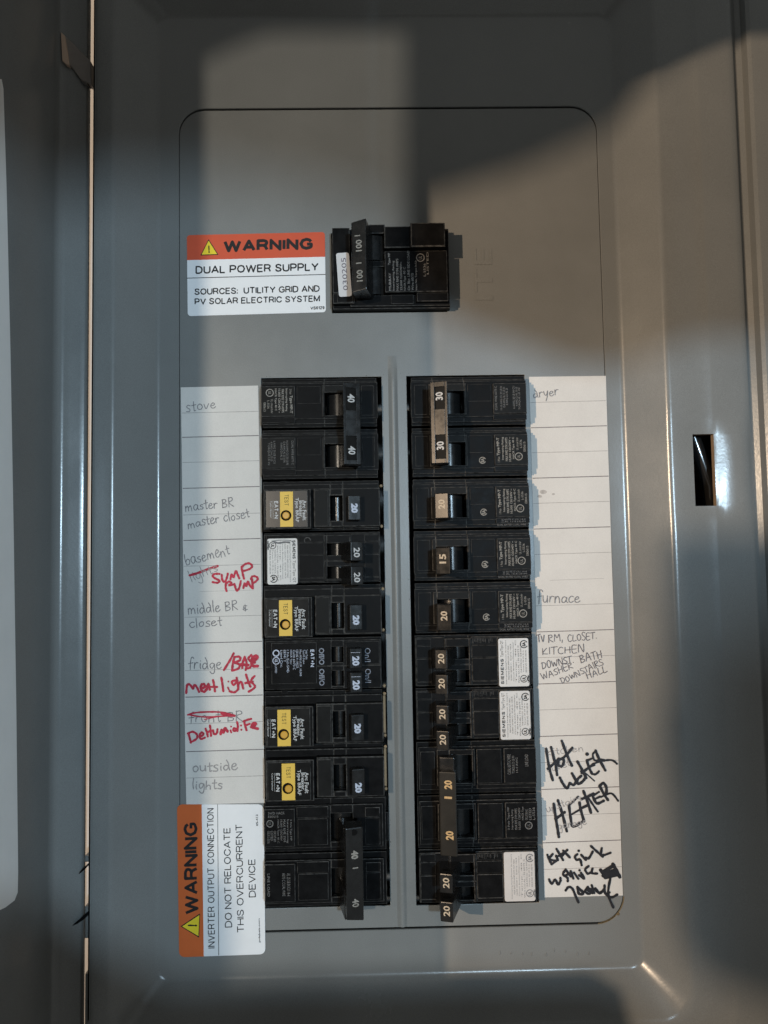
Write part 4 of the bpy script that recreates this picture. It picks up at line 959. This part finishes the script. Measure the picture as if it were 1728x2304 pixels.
Z = zt(380, 1780, .31344)
t = thing('warning_label', 'orange and white WARNING label lettered sideways, do not relocate this overcurrent device', 'label', (-88, -242, 0))
lc = [Z(*p) for p in ((60, 92), (682, 92), (694, 1166), (76, 1188))]
m = MB(); m.prism(rq(lc, 2.6), 0.3, .62); m.obj('label_face', WLAB, t)
m = MB(); m.prism(rq(lc, 2.6, 0, .285, 0, 1, (1, 0, 0, 1)), .55, .66); m.obj('orange_band', ORG2, t)
m = MB(); w = .72
sans(m, Z, 'WARNING', (214, 880), (205, 222), (104, 226), (112, 886), w)
sans(m, Z, 'INVERTER OUTPUT CONNECTION', (331, 1128), (322, 122), (273, 125), (281, 1130), w, .12, .16)
sans(m, Z, 'DO NOT RELOCATE', (454, 978), (441, 262), (392, 264), (402, 980), w, .125)
sans(m, Z, 'THIS OVERCURRENT', (541, 1015), (527, 235), (478, 239), (490, 1017), w, .125)
sans(m, Z, 'DEVICE', (624, 762), (620, 487), (569, 488), (574, 764), w, .125)
qtext(m, Z, '05-412', (641, 250), (639, 166), (624, 167), (626, 251), w, .02)
qtext(m, Z, 'pvlabels.com', (660, 1085), (656, 914), (641, 915), (644, 1086), w, .02)
m.prism([Z(350, 93), Z(353, 93), Z(362, 1174), (Z(358, 1174))], .6, w)
m.obj('label_print', INK, t)
m = MB(); m.prism([Z(86, 966), Z(226, 873), Z(219, 1047)], .6, .7); m.obj('triangle_outline', INK, t)
m = MB(); m.prism([Z(98, 966), Z(221, 885), Z(214, 1035)], .6, .74); tr_ = m.obj('warning_triangle', TRY, t)
m = MB(); qtext(m, Z, '!', (204, 958), (203, 972), (132, 970), (133, 957), .78, .06); m.obj('exclamation_mark', INK, tr_)

# index cards: outlines follow their slightly uneven cut
def card(label, outline, rules, faint, uL, uR, name='paper_strip'):
    t = thing(name, label, 'paper strip', ((uL + uR) / 2, outline[0][1] - 120, 0))
    m = MB(); m.prism(outline, 0, .26); c = m.obj('card', PAPER, t)
    for L_, mt_ in ((rules, RULE), (faint, RULE2)):
        for x0, y0, x1, y1, th_ in L_:
            m = MB(); m.prism([(x0, y0 - th_ / 2), (x1, y1 - th_ / 2), (x1, y1 + th_ / 2), (x0, y0 + th_ / 2)], .2, .285); m.obj('ruled_line', mt_, t)
    return t
uLc = lambda v: -107.9 + (-v) / 206 * 2.4; uRc = lambda v: -69.4 + (-v) / 206 * 1.9
rl, fl = [], []
for k, v in ((1, -27.6), (2, -53.1), (3, -78.9), (5, -129.3), (6, -155.3), (7, -181.4)): rl.append((uLc(v) + .3, v - .25, uRc(v) - .1, v + .1, .42))
for v in (-15.4, -40.2, -66.3, -91.6, -116.6, -142.5, -168.1, -194.0): fl.append((uLc(v) + .3, v - .25, uRc(v) - .1, v + .1, .25))
fl.append((uLc(-103.8) + 8, -104.4, uRc(-103.8) - 4, -104.1, .14))
vs = [-2.7, -30, -60, -90, -120, -150, -180, -206.8]
random.seed(3)
out = [(uLc(v) + random.uniform(-.12, .12), v) for v in vs] + [(uRc(v) + random.uniform(-.1, .1), v) for v in vs[::-1]]
out[-1] = (uRc(-2.3), -2.3)
cardL = card('ruled paper strip with red marker and pencil words, left of the breakers', out, rl, fl, -108, -69)
rl, fl = [], []
uLc2 = lambda v: 66.7 + (-v) / 254 * .3; uRc2 = lambda v: 105.5 - (-v) / 254 * .5
for k in (1, 2, 3, 5, 6, 7, 8, 9): rl.append((uLc2(0) + .3, -25.4 * k - .15, uRc2(0) - .3, -25.4 * k + .35, .42))
for k in range(10): fl.append((uLc2(0) + .3, -12.6 - 25.4 * k - .15, uRc2(0) - .3, -12.6 - 25.4 * k + .3, .25))
fl.append((74, -101.9, 101, -101.4, .14))
vs = [0.35, -30, -60, -90, -120, -150, -180, -210, -235, -254.5]
out = [(uLc2(v) + random.uniform(-.1, .1), v) for v in vs] + [(uRc2(v) + random.uniform(-.1, .1), v) for v in vs[::-1]]
cardR = card('ruled paper strip with thick black marker words, right of the breakers', out, rl, fl, 67, 105)
m = MB()
for a, b, r in ((1222, 1107, 9), (1214, 1117, 6), (1245, 1112, 4)):
    u, v = at(a, b); m.disc(u, v, r * .12, .25, .30, 12, ru=r * .2)
m.obj('smudge', surf('grey_smudge', (.43, .40, .375), .8, .1, .25, 900), cardR)

G = {
 'a': (.95, [[(.75, .85), (.4, 1), (.08, .6), (.2, .08), (.5, .1), (.75, .6), (.78, .9)], [(.78, .9), (.76, .3), (.95, .02)]]),
 'b': (.85, [[(.08, 1.9), (.06, .9), (.12, .05)], [(.1, .6), (.4, .95), (.72, .7), (.6, .12), (.12, .05)]]),
 'c': (.8, [[(.72, .85), (.42, 1), (.1, .6), (.2, .1), (.5, 0), (.76, .2)]]),
 'd': (.95, [[(.7, .75), (.4, .95), (.1, .6), (.2, .08), (.5, .08), (.74, .6)], [(.45, 1.85), (.72, 1.2), (.76, .5), (.85, 0)]]),
 'e': (.85, [[(.12, .5), (.5, .6), (.66, .85), (.42, 1.02), (.12, .65), (.18, .12), (.5, 0), (.8, .28)]]),
 'f': (.7, [[(.75, 1.65), (.6, 1.9), (.4, 1.8), (.3, 1.0), (.3, -.2)], [(.02, .8), (.65, .95)]]),
 'g': (.9, [[(.72, .85), (.4, 1), (.1, .65), (.25, .15), (.55, .2), (.74, .85)], [(.74, .85), (.8, 0), (.7, -.7), (.4, -.8), (.15, -.45)]]),
 'h': (.9, [[(.12, 1.9), (.1, .9), (.1, 0)], [(.1, .5), (.4, .98), (.66, .7), (.72, 0)]]),
 'i': (.42, [[(.18, .95), (.16, .4), (.24, 0)], [(.2, 1.4)]]),
 'k': (.85, [[(.1, 1.9), (.1, 0)], [(.65, 1), (.12, .5), (.7, 0)]]),
 'l': (.4, [[(.16, 1.9), (.14, .9), (.2, 0)]]),
 'm': (1.3, [[(.1, .95), (.1, 0)], [(.1, .5), (.35, .98), (.55, .7), (.58, .05)], [(.58, .5), (.85, .98), (1.08, .65), (1.14, 0)]]),
 'n': (.9, [[(.1, .95), (.1, 0)], [(.1, .5), (.4, .98), (.66, .7), (.72, 0)]]),
 'o': (.85, [[(.45, 1), (.12, .7), (.18, .12), (.5, .02), (.74, .45), (.62, .9), (.4, 1)]]),
 'p': (.9, [[(.1, .95), (.08, 0), (.06, -.8)], [(.1, .6), (.4, 1), (.75, .6), (.5, .05), (.12, .1)]]),
 'r': (.7, [[(.1, .95), (.12, 0)], [(.12, .5), (.35, .95), (.65, .9)]]),
 's': (.75, [[(.66, .9), (.4, 1.02), (.16, .8), (.35, .55), (.62, .35), (.5, .02), (.08, .06)]]),
 't': (.65, [[(.3, 1.65), (.3, .6), (.36, .02), (.55, .1)], [(.0, .98), (.62, 1.08)]]),
 'u': (.9, [[(.1, .95), (.14, .2), (.4, 0), (.66, .3), (.7, .95)], [(.7, .95), (.78, 0)]]),
 'v': (.8, [[(.08, .95), (.36, .02), (.7, .98)]]),
 'x': (.8, [[(.1, 1), (.7, 0)], [(.7, 1), (.1, 0)]]),
 'y': (.85, [[(.1, .95), (.2, .3), (.5, .25), (.72, .9)], [(.74, .95), (.6, 0), (.3, -.8)]]),
 'A': (1.1, [[(.05, 0), (.5, 1.7), (.95, 0)], [(.2, .6), (.85, .7)]]),
 'B': (1.0, [[(.15, 1.6), (.12, 0)], [(.05, 1.55), (.6, 1.6), (.7, 1.15), (.2, .85), (.78, .6), (.75, .15), (.1, 0)]]),
 'C': (.95, [[(.85, 1.4), (.5, 1.65), (.12, 1.0), (.2, .2), (.55, 0), (.85, .2)]]),
 'D': (1.05, [[(.15, 1.6), (.12, 0)], [(.02, 1.55), (.6, 1.5), (.92, .9), (.6, .2), (.1, 0)]]),
 'E': (.9, [[(.8, 1.6), (.15, 1.55), (.12, .05), (.82, .05)], [(.14, .8), (.7, .85)]]),
 'H': (1.05, [[(.15, 1.6), (.12, 0)], [(.88, 1.65), (.85, 0)], [(.1, .8), (.95, .85)]]),
 'I': (.4, [[(.18, 1.6), (.18, 0)]]),
 'K': (.95, [[(.12, 1.6), (.14, 0)], [(.75, 1.6), (.18, .35), (.9, .1)]]),
 'L': (.85, [[(.15, 1.6), (.12, .05), (.8, .1)]]),
 'M': (1.25, [[(.08, 0), (.2, 1.5), (.55, .7), (.95, 1.55), (1.12, 0)]]),
 'N': (1.1, [[(.12, 0), (.14, 1.6), (.88, 0), (.92, 1.65)]]),
 'O': (.95, [[(.5, 1.55), (.12, 1.1), (.18, .15), (.5, 0), (.84, .5), (.72, 1.3), (.45, 1.55)]]),
 'R': (1.0, [[(.15, 1.6), (.12, 0)], [(.1, 1.5), (.65, 1.6), (.75, 1.15), (.18, .8), (.9, 0)]]),
 'S': (.85, [[(.78, 1.45), (.4, 1.62), (.14, 1.25), (.45, .85), (.75, .5), (.55, .02), (.08, .12)]]),
 'T': (.95, [[(.48, 1.55), (.45, 0)], [(.02, 1.5), (.95, 1.62)]]),
 'V': (.9, [[(.08, 1.55), (.4, 0), (.8, 1.6)]]),
 'W': (1.35, [[(.05, 1.5), (.35, .05), (.65, 1.1), (.95, .05), (1.28, 1.55)]]),
 '.': (.35, [[(.12, .05)]]), ',': (.35, [[(.18, .2), (.08, -.35)]]), '&': (.8, [[(.6, .9), (.25, .95), (.2, .6), (.5, .5), (.12, .3), (.3, .02), (.7, .2)], [(.4, 1.2), (.42, -.2)]]), ' ': (.6, []),
}
def write(mb, s_, x0, y0, x1, y1, xh, width, wd=.42, slant=.12, jit=.10):
    """single-stroke handwriting along the pixel baseline (x0,y0)-(x1,y1); xh = x-height in photo pixels"""
    adv = sum(G[c][0] for c in s_); L = math.hypot(x1 - x0, y1 - y0); k = L / adv
    dx, dy = (x1 - x0) / L, (y1 - y0) / L
    px_ = 0.0
    for c in s_:
        g = G[c]; by = random.uniform(-jit, jit) * xh; sc = 1 + random.uniform(-jit, jit) * 1.5
        for st_ in g[1]:
            P = []
            for (a, b) in st_:
                X_ = px_ + (a + random.uniform(-jit, jit) * .35) * k * .93 + b * xh * slant * .3; Y_ = (b + random.uniform(-jit, jit) * .35) * xh * sc
                P.append(at(x0 + X_ * dx + Y_ * dy, y0 + X_ * dy - Y_ * dx - by, .3))
            stroke(mb, P, width / 4.6 * 1.15, wd)
        px_ += g[0] * k
random.seed(21)
def note(parent, mat, words, label=None, name='handwriting'):
    mb = MB()
    for a in words: write(mb, *a)
    o = mb.obj(name, mat, parent)
    if label: o['label'] = label
    return o
note(cardL, PENC, [('stove', 418, 926, 488, 918, 13, 1.5)], 'pencilled word stove')
note(cardL, PENC, [('master BR', 417, 1150, 528, 1139, 11.5, 1.6), ('master closet', 423, 1189, 563, 1163, 11.5, 1.6)], 'pencilled words master BR, master closet')
note(cardL, PENC, [('basement', 419, 1273, 519, 1247, 14, 1.6)], 'pencilled word basement')
note(cardL, PENC2, [('lights', 430, 1310, 493, 1283, 12, 1.5)], 'faint pencilled word lights, struck through in red')
note(cardL, PENC, [('middle BR', 423, 1383, 537, 1372, 12, 1.7), ('&', 545, 1374, 560, 1373, 11, 1.6), ('closet', 426, 1413, 501, 1407, 12, 1.7)], 'pencilled words middle BR and closet')
note(cardL, PENC, [('fridge', 424, 1505, 500, 1504, 13, 1.7)], 'pencilled word fridge')
note(cardL, PENC, [('front BR', 425, 1625, 549, 1621, 13.5, 1.6)], 'pencilled words front BR, struck through in red')
note(cardL, PENC2, [('outside', 433, 1736, 536, 1732, 12.5, 2.2), ('lights', 432, 1775, 502, 1775, 11, 2.2)], 'thick faint pencilled words outside lights')
note(cardR, PENC, [('dryer', 1199, 896, 1258, 888, 11, 1.5)], 'pencilled word dryer')
note(cardR, PENC, [('furnace', 1208, 1356, 1306, 1355, 14, 1.7)], 'pencilled word furnace')
note(cardR, BALL, [('TV', 1209, 1446, 1227, 1443, 10, 1.7), ('RM,', 1233, 1445, 1268, 1442, 10, 1.5), ('CLOSET.', 1277, 1443, 1344, 1437, 10, 1.5), ('KITCHEN', 1219, 1473, 1317, 1467, 9.5, 1.5)], 'pencilled capitals TV RM, CLOSET. KITCHEN')
note(cardR, BALL, [('DOWNST.', 1220, 1505, 1292, 1490, 10, 1.5), ('BATH', 1306, 1492, 1357, 1478, 10, 1.5), ('WASHER', 1220, 1530, 1291, 1503, 9.5, 1.5), ('DOWNSTAIRS', 1264, 1539, 1359, 1494, 8, 1.4), ('HALL', 1321, 1528, 1368, 1510, 9, 1.4)], 'pencilled capitals DOWNST. BATH, WASHER DOWNSTAIRS HALL')
note(cardR, PENC2, [('kitchen', 1230, 1699, 1315, 1689, 9, 1.3), ('outlet', 1232, 1738, 1284, 1722, 8, 1.3), ('upstairs', 1230, 1828, 1310, 1800, 9, 1.3), ('garage', 1255, 1866, 1321, 1854, 9, 1.3)], 'faint pencilled words under the black marker')
def marks(parent, mat, Zf, items, wd, label, base=.5):
    kw = 1.12 if mat is RED else 1.14
    mb = MB()
    for it in items:
        P, wdt = (it, wd) if not (isinstance(it, tuple) and isinstance(it[1], (int, float)) and isinstance(it[0], list)) else it
        stroke(mb, [Zf(x, y, .3) for x, y in P], wdt / 4.6 * kw, base)
    o = mb.obj('handwriting', mat, parent); o['label'] = label
Z3 = zt(400, 1240, 1 / 8.295)
marks(cardL, RED, Z3, [([(225, 452), (400, 400), (570, 335), (745, 278)], 5.0),
  [(780, 425), (700, 425), (650, 460), (700, 510), (780, 550), (745, 590), (650, 578)], [(822, 440), (830, 530), (870, 575), (910, 520), (935, 420)],
  [(985, 525), (1005, 430), (1040, 490), (1085, 370), (1115, 430), (1150, 510)], [(1190, 290), (1213, 420), (1237, 515)], [(1192, 305), (1255, 245), (1335, 228), (1388, 280), (1340, 335), (1228, 370)],
  [(900, 600), (895, 680), (912, 745)], [(895, 615), (955, 568), (1005, 600), (950, 640), (1050, 622)], [(1058, 612), (1083, 700), (1110, 738), (1150, 680), (1177, 560)],
  [(1225, 690), (1248, 600), (1285, 655), (1308, 565), (1345, 640), (1392, 690)], [(1385, 515), (1402, 695)], [(1368, 525), (1385, 478), (1445, 470), (1497, 512), (1450, 570), (1390, 605)]], 4.4, 'red marker words SUMP PUMP beside the struck-out lights')
Z4 = zt(400, 1450, 1 / 8.295)
marks(cardL, RED, Z4, [[(1045, 165), (960, 320), (862, 475)], [(1060, 230), (1030, 350), (1015, 485)], [(1058, 235), (1150, 228), (1165, 290), (1060, 340), (1150, 370), (1135, 445), (1020, 488)],
  [(1250, 230), (1210, 350), (1205, 440)], [(1250, 230), (1285, 350), (1268, 475)], ([(1180, 370), (1315, 385)], 6), [(1375, 195), (1318, 265), (1385, 340), (1350, 430), (1300, 445)],
  ([(1400, 300), (1480, 260), (1470, 212), (1400, 240), (1378, 330), (1410, 400), (1490, 402)], 6.2), ([(1430, 270), (1430, 340), (1400, 300)], 6),
  [(160, 905), (180, 750), (240, 758), (285, 825), (315, 752), (360, 800), (400, 885)], ([(440, 820), (510, 790), (490, 740), (440, 760), (440, 850), (500, 880), (540, 830)], 5.4), [(545, 845), (572, 730), (600, 845)],
  [(660, 665), (680, 760), (695, 875)], [(610, 790), (735, 792)], [(815, 620), (835, 740), (852, 870)], ([(945, 690)], 3), ([(935, 800), (955, 845)], 3.4),
  [(1080, 668), (1010, 690), (1045, 755), (1112, 695), (1130, 820), (1060, 890), (970, 872)], [(1100, 620), (1120, 730), (1132, 835)], [(1130, 750), (1185, 695), (1222, 822)],
  [(1275, 560), (1310, 670), (1355, 785)], [(1260, 720), (1400, 692)], [(1432, 590), (1370, 680), (1442, 790), (1325, 880)]], 4.6, 'red marker words /BASE ment lights beside fridge')
marks(cardL, RED, Z4, [([(190, 1312), (330, 1272), (600, 1256), (850, 1268), (1060, 1322)], 3.4), ([(200, 1308), (500, 1352), (850, 1335), (1060, 1335)], 3.0), ([(500, 1400), (680, 1360), (850, 1335)], 1.8), ([(820, 1290), (1060, 1330)], 5),
  [(205, 1665), (225, 1740), (248, 1830)], [(190, 1662), (280, 1628), (360, 1680), (352, 1760), (240, 1825)], [(410, 1722), (482, 1680), (450, 1640), (410, 1690), (430, 1762), (508, 1738)],
  [(520, 1570), (545, 1640), (562, 1715)], [(600, 1510), (615, 1600), (622, 1705)], [(548, 1645), (620, 1605)], [(658, 1600), (680, 1672), (730, 1655), (742, 1580)],
  ([(800, 1672), (820, 1595), (855, 1645), (880, 1560), (930, 1622)], 5.4), ([(985, 1600), (1000, 1642)], 3.6), ([(995, 1532)], 3), [(1100, 1580), (1045, 1562), (1045, 1612), (1105, 1600)], [(1110, 1450), (1122, 1530), (1115, 1615)],
  ([(1180, 1512)], 3.4), ([(1187, 1590)], 3.4), [(1240, 1440), (1260, 1520), (1285, 1600)], [(1230, 1432), (1300, 1405), (1370, 1388)], [(1260, 1512), (1340, 1480)],
  ([(1370, 1540), (1462, 1480), (1410, 1470), (1385, 1540), (1495, 1572)], 5.4), ([(1440, 1500), (1420, 1545)], 6)], 4.4, 'red marker word DeHumidiFe under the struck-out front BR')
Z5 = zt(1200, 1640, 1 / 5.265)
marks(cardR, MARK, Z5, [[(150, 235), (185, 450), (228, 605)], [(208, 215), (262, 430), (280, 545)], [(170, 470), (240, 410), (300, 350)], [(350, 345), (300, 370), (292, 425), (335, 440), (360, 385), (345, 345)], [(335, 140), (390, 290), (455, 435)], [(350, 345), (410, 285), (460, 222)],
  [(312, 575), (345, 640), (395, 702), (430, 640)], [(430, 640), (475, 662), (500, 615), (455, 525)], [(565, 555), (520, 598), (530, 650), (590, 612), (612, 555), (565, 500)], [(520, 385), (585, 500), (625, 580)], ([(600, 510), (660, 560), (722, 615)], 2.6), [(570, 520), (630, 475), (690, 430)],
  [(632, 370), (655, 450), (690, 525)], ([(690, 530), (735, 535), (775, 500)], 4.6), ([(655, 450), (722, 425)], 4.2), ([(632, 372), (690, 350)], 4.2), ([(635, 297)], 6.2), [(735, 255), (775, 350), (850, 490)], ([(740, 258), (702, 300), (722, 368), (782, 368)], 4), ([(700, 415), (800, 380), (925, 368), (988, 412)], 4.2), [(770, 360), (840, 372)]], 5.4, 'black marker words Hot Water')
marks(cardR, MARK, Z5, [[(240, 885), (265, 1060), (285, 1180), (300, 1278)], [(290, 845), (340, 1000), (395, 1210)], [(260, 1062), (320, 1025), (370, 985)], [(420, 900), (440, 1050), (470, 1155), (590, 1092)], ([(420, 905), (480, 850), (530, 800)], 4), ([(440, 1018), (540, 960)], 4),
  [(545, 870), (560, 960), (600, 1095)], [(592, 735), (640, 860), (680, 990)], [(560, 940), (650, 900)], ([(640, 800), (700, 890), (762, 978)], 4.2), [(570, 830), (640, 800), (710, 765)], [(700, 790), (750, 880), (832, 850)], ([(705, 790), (775, 745)], 4.6), ([(725, 830), (790, 800)], 4.6),
  [(782, 672), (840, 780), (882, 840)], [(782, 680), (825, 640), (862, 690), (862, 770)], ([(800, 805), (920, 762), (1002, 850)], 4.2)], 5.6, 'black marker word HEATER')
marks(cardR, MARK, Z5, [[(165, 1490), (188, 1550), (215, 1602)], [(228, 1480), (190, 1540), (270, 1562)], [(215, 1600), (272, 1562)], [(268, 1500), (290, 1552)], [(272, 1420), (315, 1490), (350, 1552)], [(300, 1502), (400, 1435)], [(352, 1440), (430, 1520)], [(400, 1430), (340, 1500)],
  [(520, 1482), (490, 1512), (512, 1550), (552, 1545), (570, 1612)], [(565, 1490), (620, 1550)], ([(535, 1442)], 4.6), [(620, 1522), (655, 1530), (702, 1450)], [(680, 1385), (750, 1450), (820, 1512)], [(808, 1410), (800, 1482), (830, 1490)], [(820, 1500), (912, 1465)]], 4.8, 'black marker words Kit sink')
marks(cardR, MARK, Z5, [[(185, 1780), (215, 1832), (258, 1782), (290, 1842), (320, 1795), (318, 1762)], [(380, 1662), (350, 1720), (402, 1762), (405, 1802)], [(380, 1735), (440, 1702)], [(385, 1670), (440, 1745)], [(440, 1682), (472, 1770)], [(480, 1700), (530, 1772)], [(540, 1730), (602, 1772), (562, 1702)], ([(545, 1672)], 4.2),
  [(652, 1622), (612, 1662), (642, 1712), (690, 1690)], [(700, 1652), (690, 1705), (755, 1712)], ([(795, 1670), (845, 1745)], 7), ([(830, 1690), (950, 1615)], 8), ([(830, 1735), (960, 1680)], 9), ([(850, 1760), (1000, 1720)], 7), ([(940, 1600), (985, 1680), (1022, 1752)], 7)], 4.8, 'black marker scrawl ending in a blotted-out word')
marks(cardR, MARK, Z5, [[(382, 1912), (415, 1872), (460, 1890), (500, 1980), (532, 2052)], ([(522, 1872), (540, 1952), (592, 1942), (532, 1882)], 5.6), [(645, 1870), (612, 1922), (662, 1952), (692, 1905), (640, 1885)], ([(690, 1850), (720, 1942)], 5), ([(732, 1890), (782, 1942), (840, 1900)], 6),
  [(842, 1852), (850, 1950), (900, 1935)], [(912, 1760), (885, 1950), (945, 2112)], [(862, 1962), (925, 1992), (992, 1960)], ([(640, 1900), (700, 1940)], 6)], 5.0, 'black marker word garage running off the card onto the plate')
